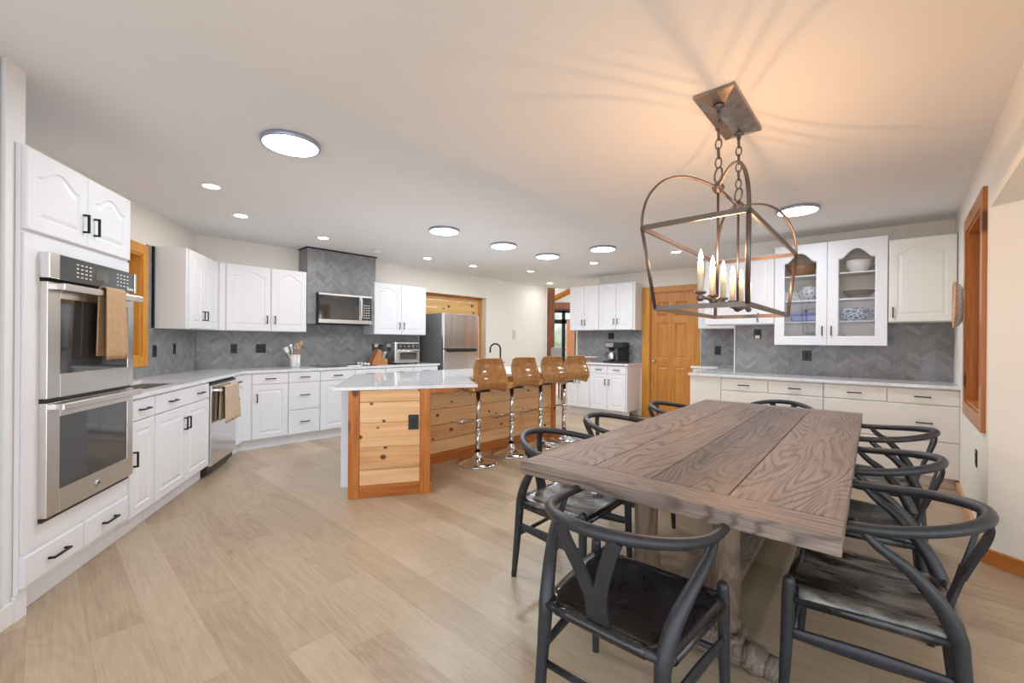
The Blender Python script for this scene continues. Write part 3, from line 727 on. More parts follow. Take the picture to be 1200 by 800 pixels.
# ---- knife block
T=Thing('knife_block','slanted wooden knife block on the counter beside the toaster oven','knife block',FR,(1.86,.30,KT))
bm=NB()
def slant(bm,x0,x1,prof):
    a=[bm.verts.new((x0,p[0],p[1])) for p in prof]; b=[bm.verts.new((x1,p[0],p[1])) for p in prof]
    bm.faces.new(a);bm.faces.new(b[::-1])
    for i in range(len(prof)): j=(i+1)%len(prof); bm.faces.new((a[i],b[i],b[j],a[j]))
def slantx(bm,y0,y1,prof):
    a=[bm.verts.new((p[0],y0,p[1])) for p in prof]; b=[bm.verts.new((p[0],y1,p[1])) for p in prof]
    bm.faces.new(a);bm.faces.new(b[::-1])
    for i in range(len(prof)): j=(i+1)%len(prof); bm.faces.new((a[i],b[i],b[j],a[j]))
slantx(bm,.22,.36,[(1.74,KT+.001),(1.90,KT+.001),(1.90,KT+.12),(1.895,KT+.20),(1.85,KT+.235)])
box(bm,1.90,1.99,.215,.365,KT+.001,KT+.09)
T.part('block',bm,'block')
k0=None
kn=[]
for r in range(2):
    for i in range(5):
        b=Vector((1.935+.0*r,.235+i*.027,KT+.088+.0)) if r==0 else Vector((1.875,.235+i*.027,KT+.21))
        d=Vector((.42,0,.91)) if r==0 else Vector((.52,0,.85))
        kn.append((b,d,r,i))
wh=['first','second','third','fourth','fifth']
for (b,d,r,i) in kn:
    T=Thing('knife','steel handled knife standing in the lower row of the wooden block' if r==0 else 'black handled knife standing in the upper row of the wooden block','knife',FR,b,'lower row of knives in the block' if r==0 else 'upper row of knives in the block')
    bm=NB(); tube(bm,[b-d*.01,b+d*.055,b+d*.105],[.010,.012,.010],3,8,flat=.8); T.part('handle',bm,'steel' if r==0 else 'blackplastic')
    bm=NB(); tube(bm,[b+d*.105,b+d*.113],[.010,.010],1,8,flat=.7); T.part('end_cap',bm,'chrome')
# ---- toaster oven
T=Thing('toaster_oven','silver countertop toaster oven with knobs beside the knife block','toaster oven',FR,(2.27,.27,KT))
x0,x1,y0,y1=2.06,2.50,.10,.46; z0,z1=KT+.02,KT+.335
T.part('housing',B(x0,x1,y0+.02,y1,z0,z1,bev=.015),'steelv')
T.part('face',B(x0+.01,x1-.01,y0,y0+.022,z0,z1-.01,bev=.006),'steel')
T.part('control_panel',B(x0+.03,x1-.025,y0-.006,y0+.001,z1-.105,z1-.025,bev=.003),'panel')
for k in range(5):
    bm=NB(); rr=.026 if k==3 else .014; cyl(bm,rr,y0-.022,y0-.005,(x0+.075+k*.075,0,z1-.064),16,'y',.003); T.part('knob',bm,'chrome')
d=T.part('door',B(x0+.03,x1-.03,y0-.008,y0+.001,z0+.02,z1-.125,bev=.004),'steel')
T.part('door_glass',B(x0+.07,x1-.07,y0-.0095,y0-.0075,z0+.05,z1-.16),'ovenglass',d)
bm=NB(); tube(bm,[(x0+.06,y0-.035,z1-.14),(x1-.06,y0-.035,z1-.14)],.008,1,10)
for xx in (x0+.07,x1-.07): box(bm,xx-.006,xx+.006,y0-.035,y0-.007,z1-.146,z1-.134)
T.part('handle',bm,'steel',d)
for i in range(4):
    bm=NB(); cyl(bm,.015,KT+.0005,z0,(x0+.04+(i%2)*.36,y0+.06+(i//2)*.26,0),12); T.part('foot',bm,'rubber')
# ---- refrigerator
T=Thing('refrigerator','stainless top-freezer refrigerator standing in the pine-lined recess','refrigerator',FR,(3.17,.3,0))
T.part('cabinet_shell',B(2.80,3.55,-.035,.64,.03,1.735,bev=.006),'steelgrey')
f=T.part('freezer_door',B(2.80,3.55,-.10,-.038,1.16,1.735,bev=.012,seg=3),'fridge')
g=T.part('fridge_door',B(2.80,3.55,-.10,-.038,.06,1.15,bev=.012,seg=3),'fridge')
bm=NB(); slantx(bm,-.112,-.098,[(2.83,1.152),(3.52,1.152),(3.47,1.105),(2.88,1.105)]); T.part('pocket_handle',bm,'blackplastic',g)
bm=NB(); box(bm,2.84,3.51,-.03,.6,0,.03); T.part('base_plinth',bm,'rubber')
# ---- outlets
def outlet(label,F,x,y,z,w=.07,h=.115,double=False,plate='blackplastic',lit=False,name='outlet'):
    T=Thing(name,label,'outlet',F,(x,y,z)); W=w*(1.65 if double else 1)
    p=T.part('plate',B(x-W/2,x+W/2,y-.006,y,z-h/2,z+h/2,bev=.002),plate)
    for s in ((-1,1) if double else (0,)):
        xx=x+s*w*.38
        T.part('receptacle',(lambda b:(box(b,xx-.017,xx+.017,y-.008,y-.0055,z+.004,z+.034),box(b,xx-.017,xx+.017,y-.008,y-.0055,z-.034,z-.004),b)[2])(NB()),'rubber',p)
    return T
outlet('black outlet on the tile beside the amber window',FL,1.70,.518,1.165)
outlet('black switch plate on the left tile beneath the narrow-door wall cabinet',FL,2.10,.518,1.18,name='light_switch',w=.05)
outlet('black outlet on the range tile left of the double plate',FR,.055,.518,1.17)
outlet('wide black double outlet left of the utensil crock',FR,.355,.518,1.17,double=True)
T=outlet('black outlet with a white plug-in on the tile above the cooktop side',FR,1.93,.518,1.17)
T.part('plug_in',B(1.925,1.985,.49,.512,1.18,1.23,bev=.004),'whiteplastic')

# ------------------------------------------------------------------ island
IZ=.905; IB=.88
T=Thing('kitchen_island','bent kitchen island clad in knotty pine with stained trim','island',WORLD,(-.6,4.6,0))
FE=Frame((-1.315,3.438),74.6)    # end panel: x to the right, y away
Wp=.654
def inw(F,bm):    # frame coords -> world coords
    for v in bm.verts: v.co=F.w(v.co.x,v.co.y,v.co.z)
    return bm
def addp(F,name,bm,mat,parent=None):
    # oriented child so that the grain follows the board
    c=mk(name,bm,mat); p=F.w(0,0)-Vector((-.6,4.6,0))
    c.parent=parent or T.o
    if parent is None: c.location=p; c.rotation_euler=(0,0,F.a)
    return c
bm=NB(); box(bm,.0,.085,0,.03,0,IB-.002,bev=.003,seg=1); addp(FE,'corner_board',bm,'stain')
bm=NB(); box(bm,Wp-.085,Wp,0,.03,0,IB-.002,bev=.003,seg=1); addp(FE,'corner_board',bm,'stain')
bm=NB(); box(bm,.0855,Wp-.0855,.001,.03,0,.10,bev=.003,seg=1); addp(FE,'base_board',bm,'stainx')
bm=NB()
for k,(a,b) in enumerate(((.10,.225),(.225,.41),(.41,.61),(.61,.78),(.78,IB-.002))): box(bm,.086,Wp-.086,.008,.03,a+.0015,b-.0015,bev=.003,seg=1)
addp(FE,'plank_panel',bm,'pine')
bb=FE.l(FI.w(-.092,0)); 
# end box body behind the panel, up to the bend
body=[FE.w(.01,.031),FE.w(Wp-.01,.031),FI.w(-.092,.02),FI.w(2.06,.02),FI.w(2.06,.80),FE.w(-.09,1.35),FE.w(-.09,.325),FE.w(.01,.325)]
bm=NB(); prism(bm,[(p.x+.6,p.y-4.6) for p in body],.0,IB-.001); c=mk('white_body',bm,'white'); c.parent=T.o
# long side
bm=NB()
for (a,b) in ((.10,.235),(.235,.40),(.40,.565),(.565,.73),(.73,IB-.002)):
    box(bm,-.09,1.98,.0,.019,a+.0015,b-.0015,bev=.003,seg=1)
addp(FI,'long_plank_panel',bm,'pine')
bm=NB(); box(bm,-.09,1.98,-.012,.019,0,.10,bev=.003,seg=1); addp(FI,'long_base_board',bm,'stainx')
bm=NB(); box(bm,1.98,2.07,-.012,.019,0,IB-.002,bev=.003,seg=1); addp(FI,'corner_board',bm,'stain')
bm=NB(); box(bm,Wp,Wp+.012,.0,.78,.0,.098); addp(FE,'base_board',bm,'stainx')
bm=NB(); box(bm,Wp+.05,Wp+.20,.03,.30,IB-.04,IB-.002,bev=.004); box(bm,Wp,Wp+.05,.03,.30,IB-.04,IB-.002); addp(FE,'counter_bracket',bm,'stainx')
# island countertop
bm=NB()
ipts=[(-1.432,3.401),(-.297,3.756),(-.483,4.544),wp(FI,2.15,-.193),wp(FI,2.15,.86),(-1.765,4.765)]
prism(bm,ipts,IB,IZ,bev=.003)
o=mk('island_countertop',bm,'quartz'); o['label']='glossy white quartz slab on top of the pine island'; o['category']='countertop'
T=outlet('black outlet on the pine end of the island',FE,Wp-.14,.008,.605,w=.085,h=.125)
# island faucet
T=Thing('faucet','dark gooseneck faucet rising from the far side of the island','faucet',FI,(1.60,.62,IZ))
bm=NB(); lathe(bm,[(.028,IZ),(.028,IZ+.01),(.02,IZ+.03),(.015,IZ+.05)],(1.60,.62,0),16); T.part('base',bm,'black')
bm=NB(); c=Vector((1.60,.62,0)); dr=Vector((-.72,.35,0)).normalized()
pts=[(c.x,c.y,IZ+.03),(c.x,c.y,IZ+.20),(c.x,c.y,IZ+.27)]
for k in range(1,9):
    a=PI*k/8*1.02; p=c+dr*(.075*(1-math.cos(a))); pts.append((p.x,p.y,IZ+.27+.075*math.sin(a)))
p=c+dr*.15; pts.append((p.x,p.y,IZ+.22))
tube(bm,pts,.012,3,12); T.part('spout',bm,'black')
bm=NB(); tube(bm,[(c.x,c.y-.02,IZ+.07),(c.x+.02,c.y-.07,IZ+.09)],.006,1,8); T.part('lever',bm,'black')

# ------------------------------------------------------------------ bar stools
def make_stool():
    T=Thing('bar_stool','x','stool',WORLD,(0,0,0))
    # local: y forward (towards the island), x right
    bm=NB(); lathe(bm,[(.0,.0),(.225,.0),(.23,.006),(.222,.014),(.15,.03),(.07,.05),(.042,.075),(.034,.11),(.034,.12)],n=40,cap=False); T.part('base',bm,'chrome')
    bm=NB(); cyl(bm,.028,.11,.36,n=24); lathe(bm,[(.030,.35),(.030,.365),(.024,.368)],n=24,cap=False); cyl(bm,.024,.36,.755,n=20); T.part('pole',bm,'chrome')
    bm=NB(); lathe(bm,[(.033,.425),(.035,.43),(.035,.46),(.033,.465)],n=24)
    pts=[(-.035,.0,.445),(-.06,.05,.44),(-.12,.16,.40),(-.13,.23,.40),(-.09,.262,.40),(.09,.262,.40),(.13,.23,.40),(.12,.16,.40),(.06,.05,.44),(.035,.0,.445)]
    tube(bm,pts,.010,4,10); T.part('foot_rest',bm,'chrome')
    bm=NB(); box(bm,-.09,.09,-.10,.10,.755,.775,bev=.004); box(bm,-.07,.07,-.08,.08,.775,.79); T.part('seat_plate',bm,'blackplastic')
    bm=NB(); tube(bm,[(.02,.02,.76),(.12,.03,.755),(.20,.03,.72)],.005,3,8); T.part('height_lever',bm,'chrome')
    # moulded plywood shell: profile in (y,z)
    prof=[(.17,.775),(.15,.800),(.09,.808),(.0,.800),(-.08,.793),(-.16,.795),(-.212,.812),(-.236,.85),(-.228,.90),(-.205,.95),(-.187,1.0),(-.182,1.055),(-.188,1.112)]
    P,_=smooth_path([(0,a,b) for a,b in prof],[1]*len(prof),5)
    bm=NB(); U=14; rows=[]
    L=len(P)
    for i,p in enumerate(P):
        t=i/(L-1)
        hw=.19-.012*math.cos(2*PI*t)
        if t>.5: hw=.183+.010*math.sin((t-.5)*2*PI)-.030*max(0,(t-.72)/.28)**1.6
        if t>.97: hw-=.012*((t-.97)/.03)**2
        if t<.08: hw-=.05*((.08-t)/.08)**2
        row=[]
        for k in range(U+1):
            s=k/U*2-1; curve=.035*s*s
            nn=P[min(i+1,L-1)]-P[max(i-1,0)]; nn=Vector((0,-nn.z,nn.y)); nn.normalize()   # points up / to the front
            q=p+nn*curve*(.4 if t<.45 else 1.0)
            row.append(bm.verts.new((s*hw,q.y,q.z)))
        rows.append(row)
    for a,b in zip(rows,rows[1:]):
        for k in range(U):
            f=bm.faces.new((a[k],a[k+1],b[k+1],b[k])); f.smooth=True
    o=T.part('plywood_shell',bm,'ply'); m=o.modifiers.new('t','SOLIDIFY'); m.thickness=.013; m.offset=0
    return T.o
st=make_stool()
spots=[(-.352,4.518,-11,'bar stool nearest the end of the island, curved walnut plywood seat on chrome base'),
 (.003,4.906,-7,'bar stool second from the pine end of the island, walnut shell turned away'),
 (.359,5.30,-9,'bar stool third from the pine end, walnut shell with chrome pole'),
 (.70,5.68,-12,'bar stool furthest along the island, next to the far stained corner')]
for i,(x,y,r,lb) in enumerate(spots):
    o=st if i==0 else copy_tree(st)
    o.location=(x,y,0); o.rotation_euler=(0,0,FI.a+R(r)); relabel(o,lb,'bar stools along the island')

# ------------------------------------------------------------------ coffee station
yc=-.0
def cbase(label,x0,x1,dxs,name='base_cabinet'):
    fr=[]
    for j,(a,b) in enumerate(dxs):
        fr.append(('drawer',a,b,.745,.885,0,((a+b)/2,.815)))
        fr.append(('door',a,b,.12,.742,0,((b-.035) if j==0 else (a+.035),.60)))
    return cabinet(name,label,FC,x0,x1,yc+.02,.565,.115,.893,fr,'white',toe=yc+.09)
cbase('white base cabinet under the cake stand at the open end of the coffee counter',-1.135,-.665,[(-1.13,-.90),(-.90,-.668)])
cbase('white base cabinet under the coffee maker beside the wooden door',-.664,.025,[(-.66,-.328),(-.328,.005)])
single('coffee_countertop',B(-1.165,.052,-.03,.555,.895,.925,bev=.003),'quartz','short white countertop under the coffee maker beside the wooden door','countertop',FC,(-.56,.28,.895))
bm=NB(); box(bm,-1.235,.05,.557,.57,.925,1.51); struct('trim_tile_coffee',bm,'tile',FC)
cabinet('wall_cabinet','white wall cabinet with two doors at the open end above the cake stand',FC,-1.225,-.622,.25,.555,1.50,2.315,[('door',-1.222,-.925,1.502,2.312,.06,(-.955,1.64)),('door',-.923,-.624,1.502,2.312,.06,(-.892,1.64))])
cabinet('wall_cabinet','white wall cabinet with two doors above the coffee maker beside the wooden door',FC,-.620,.054,.25,.555,1.50,2.32,[('door',-.618,-.290,1.502,2.317,.06,(-.322,1.65)),('door',-.288,.020,1.502,2.317,.06,(-.255,1.65))])
outlet('black outlet high on the tile above the coffee maker',FC,-.53,.557,1.40,double=True)
# coffee maker
T=Thing('coffee_maker','black and steel drip coffee maker with a carafe on the short countertop','coffee maker',FC,(-.30,.30,.925))
x,y,z=-.30,.30,.925
T.part('base_tray',B(x-.19,x+.19,y-.14,y+.14,z+.001,z+.03,bev=.006),'blackplastic')
T.part('column',B(x+.03,x+.17,y-.02,y+.14,z+.03,z+.30,bev=.008),'black')
T.part('brew_head',B(x-.17,x+.17,y-.13,y+.14,z+.26,z+.36,bev=.012),'blackplastic')
T.part('face_plate',B(x-.155,x+.0,y-.137,y-.129,z+.275,z+.345),'steel')
bm=NB(); lathe(bm,[(.05,z+.26),(.055,z+.22),(.035,z+.20)],(x-.08,y-.03,0),18); T.part('filter_basket',bm,'blackplastic')
bm=NB(); lathe(bm,[(.0,z+.031),(.058,z+.031),(.066,z+.07),(.062,z+.13),(.045,z+.17),(.048,z+.185)],(x-.08,y-.03,0),20,cap=False); cf=T.part('carafe',bm,'steel')
bm=NB(); tube(bm,[(x-.14,y-.03,z+.17),(x-.175,y-.03,z+.16),(x-.18,y-.03,z+.10),(x-.145,y-.03,z+.07)],.008,4,8); T.part('carafe_handle',bm,'blackplastic',cf)
bm=NB(); tube(bm,[(x+.15,y+.05,z+.30),(x+.20,y+.05,z+.33),(x+.22,y+.05,z+.28)],.008,4,8); T.part('side_lever',bm,'blackplastic')
T=Thing('cake_stand','white cake stand on a wooden foot on the coffee counter','cake stand',FC,(-.80,.25,.925))
bm=NB(); lathe(bm,[(.0,1.005),(.14,1.005),(.15,1.012),(.15,1.02),(.0,1.02)],(-.80,.25,0),32,cap=False); T.part('plate',bm,'ceramic')
bm=NB(); lathe(bm,[(.045,.926),(.045,.935),(.035,.97),(.04,1.004)],(-.80,.25,0),20); T.part('foot',bm,'maple')

# ------------------------------------------------------------------ six panel door
T=Thing('door_1',None,None,FC,(DX0,.57,0),kind='structure')
bm=NB(); w=.09; y=.57
box(bm,DX0-.125,DX0,y-.02,y,0,DZ+w,bev=.003);box(bm,DX1,DX1+w,y-.02,y,0,DZ+w,bev=.003)
T.part('side_casing',bm,'casing')
T.part('head_casing',B(DX0,DX1,y-.02,y,DZ,DZ+w,bev=.003),'honey')
bm=NB(); box(bm,DX0,DX0+.015,y,y+.14,0,DZ);box(bm,DX1-.015,DX1,y,y+.14,0,DZ);box(bm,DX0+.015,DX1-.015,y,y+.14,DZ-.015,DZ)
T.part('jamb',bm,'honey')
# leaf: grid of stiles/rails with raised panels
bm=NB(); a,b=DX0+.018,DX1-.018; yy=y+.03; mid=(a+b)/2
zc=[.01,.22,.88,1.02,1.62,1.74,2.0,DZ-.018]
st=.105; pw=(b-a-3*st)/2
for (p,q) in ((a,a+st),(mid-st/2,mid+st/2),(b-st,b)): box(bm,p,q,yy,yy+.035,.01,DZ-.018)
for (z0,z1) in ((.01,.22),(.88,1.02),(1.62,1.74),(1.98,DZ-.018)):
    for (p,q) in ((a+st,mid-st/2),(mid+st/2,b-st)): box(bm,p,q,yy,yy+.035,z0,z1)
leaf=T.part('door_leaf',bm,'honey')
bm=NB()
for (z0,z1) in ((.22,.88),(1.02,1.62),(1.74,1.98)):
    for (p,q) in ((a+st,mid-st/2),(mid+st/2,b-st)):
        L=[]
        for ins,dy in ((0,.012),(.012,.016),(.04,.004)):
            L.append([bm.verts.new(c) for c in ((p+ins,yy+dy,z0+ins),(q-ins,yy+dy,z0+ins),(q-ins,yy+dy,z1-ins),(p+ins,yy+dy,z1-ins))])
        for u,v in zip(L,L[1:]):
            for k in range(4): bm.faces.new((u[k],u[(k+1)%4],v[(k+1)%4],v[k]))
        bm.faces.new(L[-1])
T.part('raised_panel',bm,'honey',leaf)
bm=NB(); lathe(bm,[(.028,yy),(.028,yy-.006),(.012,yy-.012),(.012,yy-.035),(.026,yy-.045),(.028,yy-.06),(.018,yy-.072),(0,yy-.074)],(a+.06,0,.97),20,'y',cap=False); T.part('door_knob',bm,'chrome',leaf)

# ------------------------------------------------------------------ hutch run (FH)
def hdrawer(T,a,b,c,d,hx,hl=.11):
    bm=NB(); front(bm,a+.003,b-.003,c+.003,d-.003,.0,0,False); p=T.part('drawer',bm,'cream')
    for h in hx:
        bm=NB(); pull(bm,h,(c+d)/2,.0,False,hl); T.part('handle',bm,'black',p)
hz=[(.745,.885),(.42,.742),(.10,.417)]
def hutch(label,x0,x1,tops,hx):
    T=Thing('hutch_drawer_cabinet',label,'cabinet',FH,((x0+x1)/2,.6,0))
    T.part('body',B(x0+.0005,x1-.0005,.02,.60,.10,.893),'cream'); T.part('toe_kick',B(x0+.0005,x1-.0005,.09,.11,0,.10),'cream')
    for a,b in tops: hdrawer(T,a,b,*hz[0],[(a+b)/2])
    for q in hz[1:]: hdrawer(T,x0,x1,*q,hx)
hutch('cream low cabinet with two small drawers over wide ones, nearer the wooden door',-.632,.330,[(-.632,-.158),(-.158,.330)],[-.15])
hutch('cream low cabinet with two small drawers over wide ones, nearer the right wall',.331,1.298,[(.331,.817),(.817,1.298)],[1.07])
single('hutch_end_panel',B(-.975,-.634,.004,1.33,.0,.893,bev=.002),'cream','plain cream end cabinet block where the hutch counter meets the wooden door side','cabinet',FH,(-.8,.3,0))
bm=NB(); box(bm,-.99,-.607,-.03,1.88,.895,.925,bev=.003); box(bm,-.6068,1.328,-.03,.592,.895,.925,bev=.003)
single('hutch_countertop',bm,'quartz','long white countertop on the cream drawer cabinets below the glass doors','countertop',FH,(.17,.28,.895))
T=Thing('back_counter','short white counter set back beside the wooden door casing','counter',FH,(-1.17,1.6,0))
T.part('slab',B(-1.375,-.995,1.34,1.875,.903,.935,bev=.003),'quartz'); T.part('cabinet_block',B(-1.345,-1.0,1.36,1.86,0,.902),'white')
# tiles
bm=NB(); box(bm,-.606,1.328,.593,.605,.925,1.51); struct('trim_tile_hutch',bm,'tile',FH)
bm=NB(); box(bm,-.619,-.607,.594,1.86,.925,1.51); struct('trim_tile_return',bm,'tile',FH)
bm=NB(); box(bm,1.035,2.0,.557,.57,.936,1.51); struct('trim_tile_door',bm,'tile',FC)
struct('trim_tile_corner',B(-.622,-.610,.588,.594,.925,1.51),'whitetrim',FH)
# wall cabinets
cabinet('wall_cabinet','plain white wall cabinet behind the chandelier, left of the glass doors',FH,-.885,-.142,.27,.592,1.508,2.30,[('door',-.88,-.145,1.51,2.297,0,(-.30,1.585))],'white')
cabinet('wall_cabinet','white wall cabinet set back above the short counter near the wooden door',FH,-1.32,-.63,1.52,1.86,1.50,2.28,[('door',-1.315,-.635,1.503,2.277,0,None)],'white')
cabinet('wall_cabinet','cream wall cabinet with one large arched door next to the right wall',FH,.828,1.305,.27,.592,1.505,2.315,[('door',.83,1.300,1.507,2.312,.07,(.862,1.60))],'cream')
struct('trim_cabinet_filler',B(1.305,1.322,.28,.592,1.505,2.315),'darkbeam',FH)
# glass cabinet
gx0,gx1,gz0,gz1,gy=-.138,.824,1.272,2.368,.27
T=Thing('glass_cabinet','white wall cabinet with two arched glass doors showing dishes','cabinet',FH,((gx0+gx1)/2,.59,gz0))
bm=NB(); t=.018
box(bm,gx0,gx0+t,gy,.59,gz0,gz1);box(bm,gx1-t,gx1,gy,.59,gz0,gz1);box(bm,gx0+t,gx1-t,gy,.59,gz0,gz0+t);box(bm,gx0+t,gx1-t,gy,.59,gz1-t,gz1)
box(bm,.333,.353,gy,.575,gz0+t,gz1-t); box(bm,gx0+t,gx1-t,.578,.59,gz0+t,gz1-t)
T.part('body',bm,'cream')
SH=[1.53,1.762,2.035]
for z in SH:
    for (a,b) in ((gx0+t+.001,.332),(.354,gx1-t-.001)): T.part('shelf',B(a,b,gy+.01,.577,z-.014,z),'white')
def glassdoor(x0,x1,hx):
    bm=NB(); K=18; ins=.085; z0,z1=gz0+.002,gz1-.002; arch=.10
    outer=door_loop(x0,x1,z0,z1,0,arch,outer=True,K=K)
    inner=door_loop(x0,x1,z0,z1,ins,arch,K=K)
    inner2=door_loop(x0,x1,z0,z1,ins+.01,arch,K=K)
    y0,y1=gy-.021,gy-.001
    L=[[bm.verts.new((p[0],yy,p[1])) for p in pts] for pts,yy in ((outer,y1),(outer,y0+.003),([(p[0]+(.004 if p[0]<(x0+x1)/2 else -.004),p[1]) for p in outer],y0),(inner,y0),(inner2,y0+.006),(inner2,y1))]
    n=len(outer)
    for a,b in zip(L,L[1:]+[L[0]]):
        for k in range(n): bm.faces.new((a[k],a[(k+1)%n],b[(k+1)%n],b[k]))
    d=T.part('glass_door',bm,'white')
    bm=NB(); pts=door_loop(x0,x1,z0,z1,ins+.009,arch,K=K)
    a=[bm.verts.new((p[0],y0+.009,p[1])) for p in pts]; b=[bm.verts.new((p[0],y0+.012,p[1])) for p in pts]
    bm.faces.new(a);bm.faces.new(b[::-1])
    for k in range(n): bm.faces.new((a[k],b[k],b[(k+1)%n],a[(k+1)%n]))
    T.part('pane',bm,'pane',d)
    bm=NB(); pull(bm,hx,1.425,y0,True,.10); T.part('handle',bm,'black',d)
glassdoor(gx0+.001,.340,.30); glassdoor(.343,gx1-.001,.378)
# dishes
def dish(name,label,cat,prof,mat,x,y,z,n=28):
    bm=NB(); lathe(bm,[(r,h+z) for r,h in prof],(x,y,0),n,cap=False); return single(name,bm,mat,label,cat,FH,(x,y,z))
bowlp=lambda r,h:[(.0,.001),(r*.45,.001),(r*.5,.006),(r*.8,h*.45),(r,h),(r-.006,h),(r*.76,h*.45),(r*.4,.012),(0,.010)]
dish('wooden_bowl','wide brown wooden bowl on the top shelf behind the left glass door','bowl',bowlp(.15,.13),'bowlwood',.10,.42,SH[2])
dish('serving_bowl','large white bowl on the top shelf behind the right glass door','bowl',bowlp(.125,.125),'ceramic',.60,.42,SH[2])
dish('wicker_tray','flared woven brown basket behind the right glass door','basket',bowlp(.135,.085),'wicker',.60,.42,SH[1])
T=Thing('teapot','grey flowered teapot on the middle shelf behind the left glass door','teapot',FH,(.17,.42,SH[1])); z=SH[1]
bm=NB(); lathe(bm,[(0,z+.001),(.06,z+.001),(.095,z+.04),(.1,z+.09),(.08,z+.15),(.05,z+.165),(.0,z+.168)],(.17,.42,0),24,cap=False); T.part('body',bm,'greyfloral')
bm=NB(); tube(bm,[(.255,.42,z+.13),(.30,.42,z+.13),(.30,.42,z+.07),(.26,.42,z+.05)],.009,5,8); T.part('handle',bm,'greyfloral')
bm=NB(); tube(bm,[(.085,.42,z+.06),(.05,.42,z+.09),(.03,.42,z+.14)],[.02,.014,.010],5,10); T.part('spout',bm,'greyfloral')
T=Thing('covered_dish','cobalt blue lidded baking dish behind the left glass door','dish',FH,(.14,.42,SH[0])); z=SH[0]
T.part('dish',B(.01,.28,.33,.51,z+.001,z+.07,bev=.015),'blue'); T.part('lid',B(.0,.29,.32,.52,z+.071,z+.10,bev=.012),'blue'); bm=NB(); lathe(bm,[(.012,z+.10),(.01,z+.115),(.02,z+.128),(.0,z+.135)],(.145,.42,0),12,cap=False); T.part('lid_knob',bm,'blue')
T=Thing('blue_bowl','blue and white leaf patterned bowl with a handle behind the right glass door','bowl',FH,(.58,.42,SH[0])); z=SH[0]
bm=NB(); lathe(bm,[(0,z+.001),(.07,z+.001),(.11,z+.03),(.125,z+.08),(.115,z+.125),(.12,z+.13),(.112,z+.13),(.11,z+.12),(.118,z+.08),(.1,z+.035),(.0,z+.01)],(.57,.42,0),28,cap=False); T.part('bowl',bm,'bluewhite')
bm=NB(); tube(bm,[(.69,.42,z+.10),(.725,.42,z+.10),(.72,.42,z+.06),(.685,.42,z+.05)],.007,5,8); T.part('handle',bm,'bluewhite')
T=Thing('wooden_tray','long orange wooden tray on the cabinet floor behind the right glass door','tray',FH,(.62,.42,gz0+.018)); z=gz0+.018
bm=NB(); slantx(bm,.33,.51,[(.50,z+.001),(.72,z+.001),(.77,z+.10),(.76,z+.105),(.71,z+.075),(.50,z+.075),(.46,z+.105),(.45,z+.10)]); T.part('tray',bm,'orangewood')
T=Thing('small_plant','small green sprig beside the wooden tray behind the right glass door','plant',FH,(.40,.35,z))
bm=NB(); lathe(bm,[(0,z+.001),(.022,z+.001),(.028,z+.05),(.0,z+.045)],(.40,.35,0),14,cap=False); T.part('pot',bm,'rubber')
bm=NB(); random.seed(4)
for k in range(16):
    a=random.random()*2*PI; q=Vector((math.cos(a)*.6,math.sin(a)*.6,.8+random.random()*.6)).normalized(); p=Vector((.40,.35,z+.045))
    tube(bm,[p,p+q*.04,p+q*.08],[.003,.010,.002],3,6,flat=.3)
T.part('leaves',bm,'green')
dish('glass_dish','low pale glass dish on the cabinet floor behind the left glass door','dish',[(0,.001),(.09,.001),(.12,.03),(.115,.03),(.085,.006),(0,.005)],'glass',.13,.42,gz0+.018)
T=outlet('black outlet with a white plug just under the plain wall cabinet',FH,-.36,.593,1.40,w=.08,h=.12); T.part('plug_in',B(-.385,-.335,.572,.586,1.345,1.385,bev=.003),'whiteplastic')
outlet('black outlet on the set-back tile above the short counter',FC,1.29,.557,1.17,w=.09,h=.14)
outlet('black outlet on the hutch tile below the glass doors',FH,.14,.593,1.15,w=.09,h=.12)
outlet('black outlet low on the right wall by the window',FPm,-.50,0,.52,w=.07,h=.115)
# woven tray hanging on the right wall
T=Thing('wall_basket','shallow oval woven tray hung on the right wall beside the window','basket',FPm,(-1.32,0,1.62))
bm=NB()
def oval(bm,rx,rz,y,cx=-1.32,cz=1.62,n=32): return [bm.verts.new((cx+rx*math.cos(2*PI*k/n),y,cz+rz*math.sin(2*PI*k/n))) for k in range(n)]
L=[oval(bm,.085,.14,-.012),oval(bm,.11,.17,-.03),oval(bm,.13,.192,-.06),oval(bm,.122,.184,-.06),oval(bm,.10,.16,-.036),oval(bm,.075,.13,-.018)]
for a,b in zip(L,L[1:]):
    for k in range(32): f=bm.faces.new((a[k],a[(k+1)%32],b[(k+1)%32],b[k])); f.smooth=True
bm.faces.new(L[0]); bm.faces.new(L[-1])
T.part('tray',bm,'palewicker')
bm=NB(); tube(bm,[(-1.32+.128*math.cos(2*PI*k/24),-.06,1.62+.19*math.sin(2*PI*k/24)) for k in range(24)],.007,1,8,closed=True); T.part('rim',bm,'maple')
bm=NB(); L=[oval(bm,.07,.12,-.020),oval(bm,.07,.12,-.024)]
bm.faces.new(L[1]); bm.faces.new(L[0])
for k in range(32): bm.faces.new((L[0][k],L[0][(k+1)%32],L[1][(k+1)%32],L[1][k]))
T.part('centre_weave',bm,'greyfloral')

